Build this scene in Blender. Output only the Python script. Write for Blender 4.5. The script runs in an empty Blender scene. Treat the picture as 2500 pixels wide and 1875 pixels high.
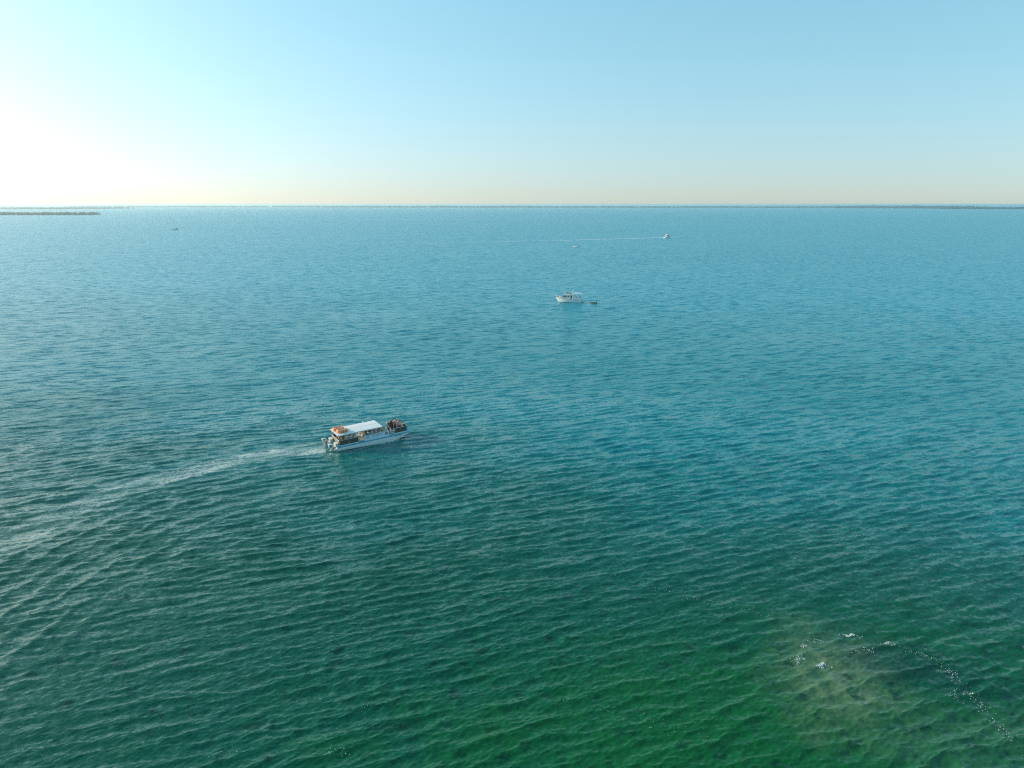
import bpy, math, random
import numpy as np
from mathutils import Matrix, Vector
R = math.radians
PI = math.pi
random.seed(7)
S = bpy.context.scene
COL = S.collection

# ------------------------------------------------------------------ camera
H = 45.0
F2500 = 1736.0
PITCH = R(14.16)
cam_d = bpy.data.cameras.new('camera')
cam = bpy.data.objects.new('camera', cam_d)
COL.objects.link(cam)
cam.location = (0, 0, H)
cam.rotation_euler = (PI / 2 - PITCH, 0, 0)
cam_d.sensor_width = 36.0
cam_d.sensor_fit = 'HORIZONTAL'
cam_d.lens = 36.0 * F2500 / 2500.0
cam_d.clip_start = 0.5
cam_d.clip_end = 300000
S.camera = cam

# ------------------------------------------------------------------ sky and sun
SUN_AZ = R(-72)          # measured from +Y towards +X
SUN_EL = R(17)
w = bpy.data.worlds.new('World')
S.world = w
w.use_nodes = True
nt = w.node_tree
bg = nt.nodes['Background']
sky = nt.nodes.new('ShaderNodeTexSky')
sky.sky_type = 'NISHITA'
sky.sun_disc = False
sky.sun_elevation = SUN_EL
sky.sun_rotation = SUN_AZ
sky.altitude = 0
sky.air_density = 1.0
sky.dust_density = 1.6
sky.ozone_density = 1.4
tint = nt.nodes.new('ShaderNodeMix')
tint.data_type = 'RGBA'
tint.blend_type = 'MULTIPLY'
tint.inputs['Factor'].default_value = 1.0
tint.inputs['B'].default_value = (1.16, 1.33, 1.47, 1)       # white balance of the photograph
gam = nt.nodes.new('ShaderNodeGamma')
gam.inputs[1].default_value = 0.75
nt.links.new(sky.outputs[0], gam.inputs[0])
# the photograph's horizon sits above the densest, brownest layer of the model sky
wtc = nt.nodes.new('ShaderNodeTexCoord')
lift = nt.nodes.new('ShaderNodeVectorMath')
lift.operation = 'ADD'
lift.inputs[1].default_value = (0, 0, 0.052)
nrm = nt.nodes.new('ShaderNodeVectorMath')
nrm.operation = 'NORMALIZE'
nt.links.new(wtc.outputs['Generated'], lift.inputs[0])
nt.links.new(lift.outputs[0], nrm.inputs[0])
nt.links.new(nrm.outputs[0], sky.inputs[0])
nt.links.new(gam.outputs[0], tint.inputs['A'])
# colour rendering of the camera: the sky's violet blue is recorded as cyan, its horizon as cream
comb = nt.nodes.new('ShaderNodeCombineXYZ')
for ch_, row_ in enumerate(((0.758, 0.626, -0.364), (-0.09, 0.73, 0.38), (0.077, -0.449, 1.372))):
    dt_ = nt.nodes.new('ShaderNodeVectorMath')
    dt_.operation = 'DOT_PRODUCT'
    dt_.inputs[1].default_value = row_
    nt.links.new(tint.outputs['Result'], dt_.inputs[0])
    mxx = nt.nodes.new('ShaderNodeMath')
    mxx.operation = 'MAXIMUM'
    mxx.inputs[1].default_value = 0.0
    nt.links.new(dt_.outputs['Value'], mxx.inputs[0])
    nt.links.new(mxx.outputs[0], comb.inputs[ch_])
nt.links.new(comb.outputs[0], bg.inputs[0])
bg.inputs[1].default_value = 0.15

sd = bpy.data.lights.new('sun', 'SUN')
sd.energy = 3.2
sd.angle = R(0.6)
sd.color = (1.0, 0.80, 0.58)
sun = bpy.data.objects.new('sun', sd)
COL.objects.link(sun)
sv = Vector((math.sin(SUN_AZ) * math.cos(SUN_EL), math.cos(SUN_AZ) * math.cos(SUN_EL), math.sin(SUN_EL)))
sun.rotation_euler = sv.to_track_quat('Z', 'Y').to_euler()
sun.location = sv * 200 + Vector((0, 100, 0))

S.view_settings.view_transform = 'Standard'
S.view_settings.look = 'None'
S.view_settings.gamma = 1
S.view_settings.use_curve_mapping = False
S.view_settings.exposure = 0.45
S.render.engine = 'CYCLES'
S.cycles.max_bounces = 6
S.cycles.volume_bounces = 1
S.cycles.caustics_reflective = False
S.cycles.caustics_refractive = False
S.cycles.sample_clamp_indirect = 2
S.cycles.filter_width = 1.1
S.cycles.use_denoising = False
S.cycles.sample_clamp_direct = 2.5


# ------------------------------------------------------------------ helpers
def pix(x, y, z=0.0):
    """photo pixel (2500 wide) -> world point on the horizontal plane z"""
    u = (x - 1250) / F2500
    v = -(y - 937.5) / F2500
    fw = np.array([0, math.cos(PITCH), -math.sin(PITCH)])
    up = np.array([0, math.sin(PITCH), math.cos(PITCH)])
    d = np.array([u, 0, 0]) + v * up + fw
    t = (z - H) / d[2]
    return np.array([0, 0, H]) + d * t


MATS = {}


def mat(name, col, rough=0.5, metal=0.0, noise=0.0, nscale=3.0, spec=0.5, bump=0.0, trans=0.0, coat=0.0):
    if name in MATS:
        return MATS[name]
    m = bpy.data.materials.new(name)
    m.use_nodes = True
    n = m.node_tree
    b = n.nodes['Principled BSDF']
    b.inputs['Roughness'].default_value = rough
    b.inputs['Metallic'].default_value = metal
    b.inputs['Specular IOR Level'].default_value = spec
    b.inputs['Transmission Weight'].default_value = trans
    b.inputs['Coat Weight'].default_value = coat
    tc = n.nodes.new('ShaderNodeTexCoord')
    nz = n.nodes.new('ShaderNodeTexNoise')
    nz.inputs['Scale'].default_value = nscale
    nz.inputs['Detail'].default_value = 4
    n.links.new(tc.outputs['Object'], nz.inputs['Vector'])
    mx = n.nodes.new('ShaderNodeMix')
    mx.data_type = 'RGBA'
    lo = tuple(c * (1 - noise) for c in col)
    hi = tuple(min(1, c * (1 + noise)) for c in col)
    mx.inputs['A'].default_value = (*lo, 1)
    mx.inputs['B'].default_value = (*hi, 1)
    n.links.new(nz.outputs['Fac'], mx.inputs['Factor'])
    n.links.new(mx.outputs['Result'], b.inputs['Base Color'])
    if bump:
        bp = n.nodes.new('ShaderNodeBump')
        bp.inputs['Strength'].default_value = bump
        bp.inputs['Distance'].default_value = 0.02
        n.links.new(nz.outputs['Fac'], bp.inputs['Height'])
        n.links.new(bp.outputs['Normal'], b.inputs['Normal'])
    MATS[name] = m
    return m


def tag(o, label=None, cat=None, group=None, kind=None):
    if label: o['label'] = label
    if cat: o['category'] = cat
    if group: o['group'] = group
    if kind: o['kind'] = kind
    return o


def empty(name, loc=(0, 0, 0), rot=(0, 0, 0)):
    o = bpy.data.objects.new(name, None)
    o.empty_display_size = 0.3
    o.location = loc
    o.rotation_euler = rot
    COL.objects.link(o)
    return o


class MB:
    def __init__(s):
        s.v = []
        s.f = []
        s.m = []

    def add(s, verts, faces, mi=0):
        o = len(s.v)
        s.v += [tuple(p) for p in verts]
        s.f += [tuple(i + o for i in f) for f in faces]
        s.m += [mi] * len(faces)
        return s

    def box(s, c, d, rz=0.0, ry=0.0, b=0.0, mi=0):
        """box centred at c, size d, edges chamfered by b"""
        hx, hy, hz = d[0] / 2, d[1] / 2, d[2] / 2
        M = Matrix.Translation(c) @ Matrix.Rotation(rz, 4, 'Z') @ Matrix.Rotation(ry, 4, 'Y')
        if b <= 0:
            P = [(sx * hx, sy * hy, sz * hz) for sx in (-1, 1) for sy in (-1, 1) for sz in (-1, 1)]
            F = [(0, 1, 3, 2), (4, 6, 7, 5), (0, 4, 5, 1), (2, 3, 7, 6), (0, 2, 6, 4), (1, 5, 7, 3)]
            return s.add([M @ Vector(p) for p in P], F, mi)
        b = min(b, hx * .9, hy * .9, hz * .9)
        rings = []
        for (z, ins) in ((-hz, b), (-hz + b, 0), (hz - b, 0), (hz, b)):
            ax, ay = hx - ins, hy - ins
            rings.append([(ax, ay - b, z), (ax - b, ay, z), (-ax + b, ay, z), (-ax, ay - b, z),
                          (-ax, -ay + b, z), (-ax + b, -ay, z), (ax - b, -ay, z), (ax, -ay + b, z)])
        P = [p for r_ in rings for p in r_]
        F = []
        for k in range(3):
            for i in range(8):
                j = (i + 1) % 8
                F.append((k * 8 + i, k * 8 + j, k * 8 + 8 + j, k * 8 + 8 + i))
        F.append(tuple(range(7, -1, -1)))
        F.append(tuple(range(24, 32)))
        return s.add([M @ Vector(p) for p in P], F, mi)

    def tube(s, pts, r, n=8, mi=0, cap=True):
        pts = [Vector(p) for p in pts]
        rs = r if isinstance(r, (list, tuple)) else [r] * len(pts)
        P, F = [], []
        ref = None
        for i, p in enumerate(pts):
            if i == 0: t = pts[1] - p
            elif i == len(pts) - 1: t = p - pts[i - 1]
            else: t = pts[i + 1] - pts[i - 1]
            t.normalize()
            if ref is None:
                ref = Vector((0, 0, 1)) if abs(t.z) < .9 else Vector((1, 0, 0))
            a = t.cross(ref).normalized()
            bb = t.cross(a).normalized()
            for k in range(n):
                g = 2 * PI * k / n
                P.append(p + (a * math.cos(g) + bb * math.sin(g)) * rs[i])
        for i in range(len(pts) - 1):
            for k in range(n):
                j = (k + 1) % n
                F.append((i * n + k, i * n + j, (i + 1) * n + j, (i + 1) * n + k))
        if cap:
            F.append(tuple(range(n - 1, -1, -1)))
            F.append(tuple((len(pts) - 1) * n + k for k in range(n)))
        return s.add(P, F, mi)

    def loft(s, rings, closed=True, cap=True, mi=0):
        n = len(rings[0])
        P = [p for r_ in rings for p in r_]
        F = []
        for i in range(len(rings) - 1):
            for k in range(n if closed else n - 1):
                j = (k + 1) % n
                F.append((i * n + k, i * n + j, (i + 1) * n + j, (i + 1) * n + k))
        if cap and closed:
            F.append(tuple(range(n - 1, -1, -1)))
            F.append(tuple((len(rings) - 1) * n + k for k in range(n)))
        return s.add(P, F, mi)

    def prism(s, poly, axis, a, b, mi=0):
        """extrude 2D polygon along axis ('y' : poly is (x,z); 'z' : poly is (x,y); 'x' : (y,z))"""
        def mk(p, t):
            if axis == 'y': return (p[0], t, p[1])
            if axis == 'z': return (p[0], p[1], t)
            return (t, p[0], p[1])
        n = len(poly)
        P = [mk(p, a) for p in poly] + [mk(p, b) for p in poly]
        F = [(i, (i + 1) % n, n + (i + 1) % n, n + i) for i in range(n)]
        F.append(tuple(range(n - 1, -1, -1)))
        F.append(tuple(range(n, 2 * n)))
        return s.add(P, F, mi)

    def ball(s, c, r, nu=10, nv=7, mi=0):
        rx, ry, rz = r if isinstance(r, (tuple, list)) else (r, r, r)
        P = [(c[0], c[1], c[2] - rz)]
        for i in range(1, nv):
            t = -PI / 2 + PI * i / nv
            for k in range(nu):
                g = 2 * PI * k / nu
                P.append((c[0] + rx * math.cos(t) * math.cos(g), c[1] + ry * math.cos(t) * math.sin(g), c[2] + rz * math.sin(t)))
        P.append((c[0], c[1], c[2] + rz))
        F = []
        for k in range(nu):
            F.append((0, 1 + (k + 1) % nu, 1 + k))
            for i in range(nv - 2):
                a = 1 + i * nu
                F.append((a + k, a + (k + 1) % nu, a + nu + (k + 1) % nu, a + nu + k))
            a = 1 + (nv - 2) * nu
            F.append((a + k, a + (k + 1) % nu, len(P) - 1))
        return s.add(P, F, mi)

    def mesh(s, name, mats, smooth=False, fix=True):
        me = bpy.data.meshes.new(name)
        me.from_pydata(s.v, [], s.f)
        for m in (mats if isinstance(mats, (list, tuple)) else [mats]):
            me.materials.append(m)
        if any(s.m):
            me.polygons.foreach_set('material_index', s.m)
        if fix:
            import bmesh
            bm = bmesh.new()
            bm.from_mesh(me)
            bmesh.ops.recalc_face_normals(bm, faces=bm.faces)
            bm.to_mesh(me)
            bm.free()
        if smooth:
            me.shade_smooth()
            try:
                me.set_sharp_from_angle(angle=R(40))
            except Exception:
                pass
        return me

    def build(s, name, mats, parent=None, smooth=False, label=None):
        o = bpy.data.objects.new(name, s.mesh(name, mats, smooth))
        COL.objects.link(o)
        if parent: o.parent = parent
        if label: o['label'] = label
        return o


def lerp_tab(xs, ys, x):
    return float(np.interp(x, xs, ys))


def copy_tree(o, parent=None):
    c = o.copy()
    COL.objects.link(c)
    c.parent = parent
    for ch in list(o.children):
        copy_tree(ch, c)
    return c


# ------------------------------------------------------------------ sea surface
CREST = R(20)                                   # crests run this way from +X
DU = np.array([math.cos(CREST), math.sin(CREST)])
DV = np.array([math.sin(CREST), -math.cos(CREST)])   # travel direction
rng = np.random.default_rng(11)


def make_band(lo, hi, L, N, slope, spread, pw, chop, rot):
    k1 = np.fft.fftfreq(N, L / N) * 2 * np.pi
    kx, ky = np.meshgrid(k1, k1, indexing='ij')
    k = np.hypot(kx, ky)
    k[0, 0] = 1
    kl, kh = 2 * np.pi / hi, 2 * np.pi / lo
    lk = np.log(k)
    e = 0.12
    win = 1 / (1 + np.exp(-(lk - math.log(kl)) / e * 2)) * 1 / (1 + np.exp((lk - math.log(kh)) / e * 2))
    cs = (kx * math.cos(rot) + ky * math.sin(rot)) / k
    d = np.abs(cs) ** spread * (cs > 0)
    d = d + 0.04 * (1 - np.abs(cs)) 
    A = win * k ** (-pw) * np.sqrt(d)
    hk = A * (rng.normal(size=(N, N)) + 1j * rng.normal(size=(N, N)))
    hk[0, 0] = 0
    h = np.fft.ifft2(hk)
    sx = np.fft.ifft2(1j * kx * hk).real
    sy = np.fft.ifft2(1j * ky * hk).real
    g = slope / math.sqrt((sx ** 2 + sy ** 2).mean())
    hx = np.fft.ifft2(-1j * kx / k * hk).real * g * chop
    hy = np.fft.ifft2(-1j * ky / k * hk).real * g * chop
    return dict(L=L, N=N, lo=lo, slope=slope, f=np.stack([hx, hy, h.real * g], -1).astype(np.float32))


ROT = math.atan2(DV[1], DV[0])
BANDS = [
    make_band(9, 22, 311, 512, 0.016, 6, 2.0, -0.9, ROT + 0.25),
    make_band(3.0, 6, 233, 512, 0.042, 24, 2.2, -0.9, ROT - 0.05),
    make_band(1.45, 2.7, 233, 1024, 0.115, 22, 1.8, -1.1, ROT + 0.03),
    make_band(0.75, 1.45, 127, 1024, 0.092, 16, 2.0, -1.0, ROT - 0.06),
    make_band(0.38, 0.75, 71, 1024, 0.105, 7, 1.8, -0.8, ROT + 0.1),
]
GUST = make_band(45, 160, 997, 256, 1.0, 1.0, 1.2, 0, ROT)['f'][..., 2]
GUST = GUST / GUST.std()


def samp(f, L, x, y):
    N = f.shape[0]
    u = (x / L * N) % N
    v = (y / L * N) % N
    i = np.floor(u).astype(np.int32)
    j = np.floor(v).astype(np.int32)
    a = (u - i).astype(np.float32)
    b = (v - j).astype(np.float32)
    i %= N; j %= N
    i1 = (i + 1) % N; j1 = (j + 1) % N
    if f.ndim == 3:
        a = a[:, None]; b = b[:, None]
    return (f[i, j] * (1 - a) * (1 - b) + f[i1, j] * a * (1 - b) + f[i, j1] * (1 - a) * b + f[i1, j1] * a * b)


# the tour boat's track, read off the photograph, and its far continuation
BOAT_HEAD = R(31.0)
STERN_NEAR = pix(824.1, 1101.1)
fwd = np.array([math.cos(BOAT_HEAD), math.sin(BOAT_HEAD)])
lft = np.array([-math.sin(BOAT_HEAD), math.cos(BOAT_HEAD)])
BOAT_O = STERN_NEAR[:2] + lft * 2.7
_tr = [BOAT_O - fwd * 1.0] + [pix(x, y)[:2] for x, y in ((700, 1102), (600, 1120), (488, 1146), (366, 1177), (183, 1240), (61, 1301), (0, 1330))]
_d = _tr[-1] - _tr[-3]
_d /= np.linalg.norm(_d)
_tr += [_tr[-1] + _d * 10 + np.array([0.6, -1]) , _tr[-1] + _d * 24 + np.array([3., -5.0])]
TRACK = np.array(_tr)


def resample(P, n):
    # Catmull-Rom through the points
    out = []
    Q = np.vstack([2 * P[0] - P[1], P, 2 * P[-1] - P[-2]])
    for i in range(1, len(Q) - 2):
        for t in np.linspace(0, 1, n, endpoint=False):
            p0, p1, p2, p3 = Q[i - 1:i + 3]
            out.append(.5 * ((2 * p1) + (p2 - p0) * t + (2 * p0 - 5 * p1 + 4 * p2 - p3) * t * t + (3 * p1 - p0 - 3 * p2 + p3) * t ** 3))
    out.append(P[-1])
    return np.array(out)


TRK = resample(TRACK, 6)
_sl = np.hypot(*np.diff(TRK, axis=0).T)
TRK_S = np.concatenate([[0], np.cumsum(_sl)])


def track_dist(x, y):
    """signed distance to the track (positive on the camera's side) and distance astern"""
    best = np.full(x.shape, 1e9)
    sgn = np.ones(x.shape)
    ss = np.zeros(x.shape)
    for i in range(len(TRK) - 1):
        a, b = TRK[i], TRK[i + 1]
        d = b - a
        L2 = d @ d
        t = np.clip(((x - a[0]) * d[0] + (y - a[1]) * d[1]) / L2, 0, 1)
        qx, qy = x - a[0] - t * d[0], y - a[1] - t * d[1]
        D = np.hypot(qx, qy)
        m = D < best
        best = np.where(m, D, best)
        sgn = np.where(m, np.sign(d[0] * qy - d[1] * qx), sgn)
        ss = np.where(m, TRK_S[i] + t * math.sqrt(L2), ss)
    return best * sgn, ss


def sstep(a, b, x):
    t = np.clip((x - a) / (b - a), 0, 1)
    return t * t * (3 - 2 * t)


def sea(x, y, cell):
    """displaced surface for points x, y on a grid of the given cell; returns xyz, slope left out"""
    n = len(x)
    P = np.zeros((n, 3), np.float32)
    miss = np.zeros(n)
    g = 1 + 0.22 * np.clip(samp(GUST.astype(np.float32), 997, x, y), -2, 2)
    near = (np.abs(x) < 260) & (y > -60) & (y < 300)
    smooth = np.ones(n)
    d = np.full(n, 1e3); s = np.zeros(n)
    dn, sn = track_dist(x[near], y[near])
    d[near] = dn; s[near] = sn
    wk = (s > 0.5) & (np.abs(d) < 60)
    env = np.where(wk, sstep(2, 6, d) * (1 - sstep(18, 34, d)) * sstep(2, 22, s), 0)
    smooth = 1 - 0.45 * env
    core = np.where(wk, 1 - sstep(2.0, 4.2, np.abs(d)), 0)
    for k, B in enumerate(BANDS):
        wt = np.clip((B['lo'] / cell - 1.3) / 1.5, 0, 1)
        q = samp(B['f'], B['L'], x, y)
        amp = wt * g * (smooth if k else 1.0) * (1 - 0.35 * core if k > 1 else 1)
        P += q * amp[:, None]
        miss += B['slope'] ** 2 * (1 - wt ** 2)
    # diverging waves thrown off by the tour boat, near side of its track
    ph = d * 2 * np.pi / 3.4 + s * 0.055 + 0.5 * samp(GUST.astype(np.float32), 61, x, y)
    P[:, 2] += (env * 0.055 * (np.cos(ph) + 0.3 * np.cos(2 * ph)) * np.clip(1.5 - cell, 0, 1)).astype(np.float32)
    P[:, 0] += x
    P[:, 1] += y
    return P, np.sqrt(miss) * (1 + .25 * (g - 1)), d, s


def sea_points(pts):
    pts = np.asarray(pts, float)
    P, *_ = sea(pts[:, 0].copy(), pts[:, 1].copy(), np.full(len(pts), 0.12))
    return P


f1024 = F2500 * 1024 / 2500
radii = [12.0]
while radii[-1] < 38: radii.append(radii[-1] + 1.2)
while radii[-1] < 60000:
    r_ = radii[-1]
    radii.append(r_ + min(0.62 * (r_ * r_ + H * H) / (f1024 * H), r_ * 0.06))
radii = np.array(radii)
fine = np.linspace(-44, 44, 1081)
coarse = np.linspace(44, 316, 56)[1:-1]
ang = np.radians(np.concatenate([fine, coarse]))
nr, na = len(radii), len(ang)
RR, AA = np.meshgrid(radii, ang, indexing='ij')
X = (RR * np.sin(AA)).ravel()
Y = (RR * np.cos(AA)).ravel()
dr = np.gradient(radii)
wd = np.gradient(np.concatenate([ang, [ang[0] + 2 * PI]]))[:-1]
cell = np.maximum(dr[:, None], RR * np.where(wd > R(0.5), R(5), R(0.08))[None, :]).ravel()
P, MISS, TD, TS = sea(X, Y, cell)
# water under hulls keeps clear of the decks by itself: waves are low
me = bpy.data.meshes.new('water')
nv = nr * na + 1
me.vertices.add(nv)
co = np.vstack([P, [[0, 0, 0]]]).astype(np.float32)
me.vertices.foreach_set('co', co.ravel())
I, J = np.meshgrid(np.arange(nr - 1), np.arange(na), indexing='ij')
J2 = (J + 1) % na
quads = np.stack([I * na + J, I * na + J2, (I + 1) * na + J2, (I + 1) * na + J], -1).reshape(-1, 4)[:, ::-1]
jj = np.arange(na)
tris = np.stack([np.full(na, nv - 1), jj, (jj + 1) % na], -1)[:, ::-1]
nq, ntr = len(quads), len(tris)
me.loops.add(nq * 4 + ntr * 3)
me.loops.foreach_set('vertex_index', np.concatenate([quads.ravel(), tris.ravel()]).astype(np.int32))
me.polygons.add(nq + ntr)
me.polygons.foreach_set('loop_start', np.concatenate([np.arange(nq) * 4, nq * 4 + np.arange(ntr) * 3]).astype(np.int32))
me.update(calc_edges=True)
me.shade_smooth()


def vattr(me, name, arr):
    a = me.attributes.new(name, 'FLOAT', 'POINT')
    a.data.foreach_set('value', np.concatenate([arr, [0]]).astype(np.float32))


vattr(me, 'rough_sea', MISS)
# aerated water in the wake: strongest on the two propeller trails and along its edges
u_ = np.abs(TD)
half = 3.1 + 0.012 * TS
foam = np.exp(-((u_ - half * 0.72) / 0.95) ** 2) * 0.42 + 0.50 * (u_ < half) * (1 - sstep(half * .6, half, u_))
foam += 0.55 * (1 - sstep(2.2, 4.0, u_)) * np.exp(-TS / 16) + 0.7 * (1 - sstep(2.4, 3.6, u_)) * np.exp(-TS / 5)
foam *= np.where((TS > 0.3) & (TD < 900), 1, 0) * (0.85 + 0.45 * np.exp(-TS / 25.)) * np.clip(TS / 1.0, 0, 1)
vattr(me, 'foam', np.clip(foam, 0, 1.2))

m = bpy.data.materials.new('sea_water')
m.use_nodes = True
n = m.node_tree
L = n.links.new
bs = n.nodes['Principled BSDF']


def N(t, **kw):
    x = n.nodes.new(t)
    for k, v in kw.items(): setattr(x, k, v)
    return x


def math_n(op, a, b=None, c=None):
    x = N('ShaderNodeMath', operation=op)
    for i, q in enumerate((a, b, c)):
        if q is None: continue
        if isinstance(q, (int, float)): x.inputs[i].default_value = q
        else: L(q, x.inputs[i])
    return x.outputs[0]


def mixc(f, a, b):
    x = N('ShaderNodeMix', data_type='RGBA')
    for s_, q in (('Factor', f), ('A', a), ('B', b)):
        if isinstance(q, (int, float)): x.inputs[s_].default_value = q
        elif isinstance(q, tuple): x.inputs[s_].default_value = (*q, 1)
        else: L(q, x.inputs[s_])
    return x.outputs['Result']


def maprange(v, a, b, c, d, smooth=True):
    x = N('ShaderNodeMapRange', interpolation_type='SMOOTHSTEP' if smooth else 'LINEAR')
    L(v, x.inputs[0])
    for i, q in enumerate((a, b, c, d)): x.inputs[i + 1].default_value = q
    return x.outputs[0]


geo = N('ShaderNodeNewGeometry')
pos = geo.outputs['Position']


def noise(vec, scale, detail=2, rough=.5, dist=0.0):
    x = N('ShaderNodeTexNoise')
    x.inputs['Scale'].default_value = scale
    x.inputs['Detail'].default_value = detail
    x.inputs['Roughness'].default_value = rough
    x.inputs['Distortion'].default_value = dist
    L(vec, x.inputs['Vector'])
    return x


def mapped(rz, sc, loc=(0, 0, 0)):
    x = N('ShaderNodeMapping', vector_type='TEXTURE')
    x.inputs['Rotation'].default_value = (0, 0, rz)
    x.inputs['Scale'].default_value = sc
    x.inputs['Location'].default_value = loc
    L(pos, x.inputs['Vector'])
    return x.outputs[0]


# --- slopes too small for the mesh
def slope_pair(vec, scale, detail, au, av):
    nz = noise(vec, scale, detail, .55)
    sp = N('ShaderNodeSeparateColor')
    L(nz.outputs['Color'], sp.inputs[0])
    su = math_n('MULTIPLY', math_n('SUBTRACT', sp.outputs[0], .5), au)
    sv_ = math_n('MULTIPLY', math_n('SUBTRACT', sp.outputs[1], .5), av)
    return su, sv_


at_m = N('ShaderNodeAttribute', attribute_name='rough_sea')
at_f = N('ShaderNodeAttribute', attribute_name='foam')
wind = noise(mapped(R(8), (1500, 420, 1)), 1.0, 3, .55)
gust = maprange(wind.outputs['Fac'], .25, .75, .78, 1.22)
u1, v1 = slope_pair(mapped(CREST, (4.5, 1, 1)), 1.0, 3, 4.0, 10.0)          # chop where the mesh is coarse
u1 = math_n('MULTIPLY', u1, at_m.outputs['Fac'])
v1 = math_n('MULTIPLY', v1, at_m.outputs['Fac'])
u2, v2 = slope_pair(mapped(CREST + R(12), (1.8, 1, 1)), 3.2, 4, .45, .75)    # ripples
u3, v3 = slope_pair(mapped(CREST - R(35), (1.7, 1, 1)), 6.5, 3, .25, .32)
su = math_n('MULTIPLY', math_n('ADD', math_n('ADD', u1, u2), u3), gust)
sv2 = math_n('MULTIPLY', math_n('ADD', math_n('ADD', v1, v2), v3), gust)
sxn = math_n('ADD', math_n('MULTIPLY', su, float(DU[0])), math_n('MULTIPLY', sv2, float(DV[0])))
syn = math_n('ADD', math_n('MULTIPLY', su, float(DU[1])), math_n('MULTIPLY', sv2, float(DV[1])))
cv = N('ShaderNodeCombineXYZ')
L(sxn, cv.inputs[0]); L(syn, cv.inputs[1])
va = N('ShaderNodeVectorMath', operation='ADD')
L(geo.outputs['Normal'], va.inputs[0]); L(cv.outputs[0], va.inputs[1])
vn = N('ShaderNodeVectorMath', operation='NORMALIZE')
L(va.outputs[0], vn.inputs[0])
L(vn.outputs[0], bs.inputs['Normal'])

# --- colour of the water body over its bottom
sep = N('ShaderNodeSeparateXYZ')
L(pos, sep.inputs[0])
big = noise(mapped(R(25), (60, 34, 1)), 1.0, 4, .55)
yy = math_n('ADD', sep.outputs[1], math_n('MULTIPLY', math_n('SUBTRACT', big.outputs['Fac'], .5), 90.0))
yy = math_n('ADD', yy, math_n('MULTIPLY', sep.outputs[0], 0.25))
c_deep = mixc(maprange(yy, 150, 420, 0, 1), (0.0004, 0.225, 0.255), (0.0006, 0.31, 0.40))
c_mid = mixc(maprange(yy, 70, 170, 0, 1), (0.0005, 0.093, 0.056), c_deep)


def ell(cx, cy, rx, ry, rz):
    q = mapped(rz, (rx, ry, 1e6), (cx, cy, 0))
    ln = N('ShaderNodeVectorMath', operation='LENGTH')
    L(q, ln.inputs[0])
    return ln.outputs['Value']


bed = noise(pos, 0.16, 4, .6)
bedo = math_n('MULTIPLY', math_n('SUBTRACT', bed.outputs['Fac'], .5), 1.5)
sc_ = pix(1850, 1790)
shoal = maprange(math_n('ADD', ell(float(sc_[0]), float(sc_[1]), 42, 17, R(10)), bedo), .15, 1.45, 1, 0)
c1 = mixc(shoal, c_mid, (0.0025, 0.108, 0.026))
ss_ = pix(2040, 1650)
sand = maprange(math_n('ADD', ell(float(ss_[0]), float(ss_[1]), 7.5, 10, R(-20)), bedo), .05, 1.25, .85, 0)
sand = math_n('MULTIPLY', sand, maprange(noise(pos, .55, 4, .65).outputs['Fac'], .32, .62, .35, 1.15))
c2 = mixc(sand, c1, (0.13, 0.21, 0.11))
se_ = pix(2330, 1800)
sand2 = maprange(math_n('ADD', ell(float(se_[0]), float(se_[1]), 12, 7, R(10)), bedo), .15, 1.1, .55, 0)
c2 = mixc(sand2, c2, (0.035, 0.135, 0.065))
gr = noise(pos, 0.42, 4, .6)
gr2 = noise(mapped(R(20), (16, 9, 1)), 1.0, 2, .5)
grass = math_n('MULTIPLY', maprange(gr.outputs['Fac'], .56, .70, 0, .75), maprange(sep.outputs[1], 60, 105, 1, 0))
c3 = mixc(grass, c2, (0.0005, 0.035, 0.022))
dk_ = pix(2260, 1640)
dark = maprange(math_n('ADD', ell(float(dk_[0]), float(dk_[1]), 9, 5, R(-25)), bedo), .2, 1.3, .6, 0)
c3 = mixc(dark, c3, (0.0004, 0.035, 0.032))
# stirred pale water + foam lace
milk = math_n('MULTIPLY', at_f.outputs['Fac'], .42)
c4 = mixc(milk, c3, (0.20, 0.33, 0.27))
lace = noise(mapped(CREST, (1.5, 1, 1)), 0.9, 5, .66, 1.6)
ridge = math_n('SUBTRACT', 1.0, math_n('MULTIPLY', math_n('ABSOLUTE', math_n('SUBTRACT', lace.outputs['Fac'], .5)), 11.0))
patch = noise(mapped(CREST + R(12), (2.2, 1, 1)), .22, 2)
fm = math_n('MULTIPLY', at_f.outputs['Fac'], maprange(patch.outputs['Fac'], .34, .64, .15, 1.25))
lf = maprange(math_n('ADD', math_n('MULTIPLY', ridge, .85), math_n('MULTIPLY', fm, .75)), .82, 1.5, 0, .70)
lf = math_n('MULTIPLY', lf, maprange(at_f.outputs['Fac'], .02, .25, 0, 1))
c5 = mixc(lf, c4, (0.72, 0.74, 0.70))
L(c5, bs.inputs['Base Color'])
facet = maprange(at_m.outputs['Fac'], .115, .172, .07, .28, False)      # unresolved waves act as microfacets
L(math_n('MAXIMUM', facet, maprange(lf, 0, 1, .05, .6)), bs.inputs['Roughness'])
bs.inputs['IOR'].default_value = 1.333
me.materials.append(m)
water = bpy.data.objects.new('water', me)
COL.objects.link(water)
tag(water, 'rippled green and turquoise sea reaching to the horizon', 'water', kind='structure')

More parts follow.
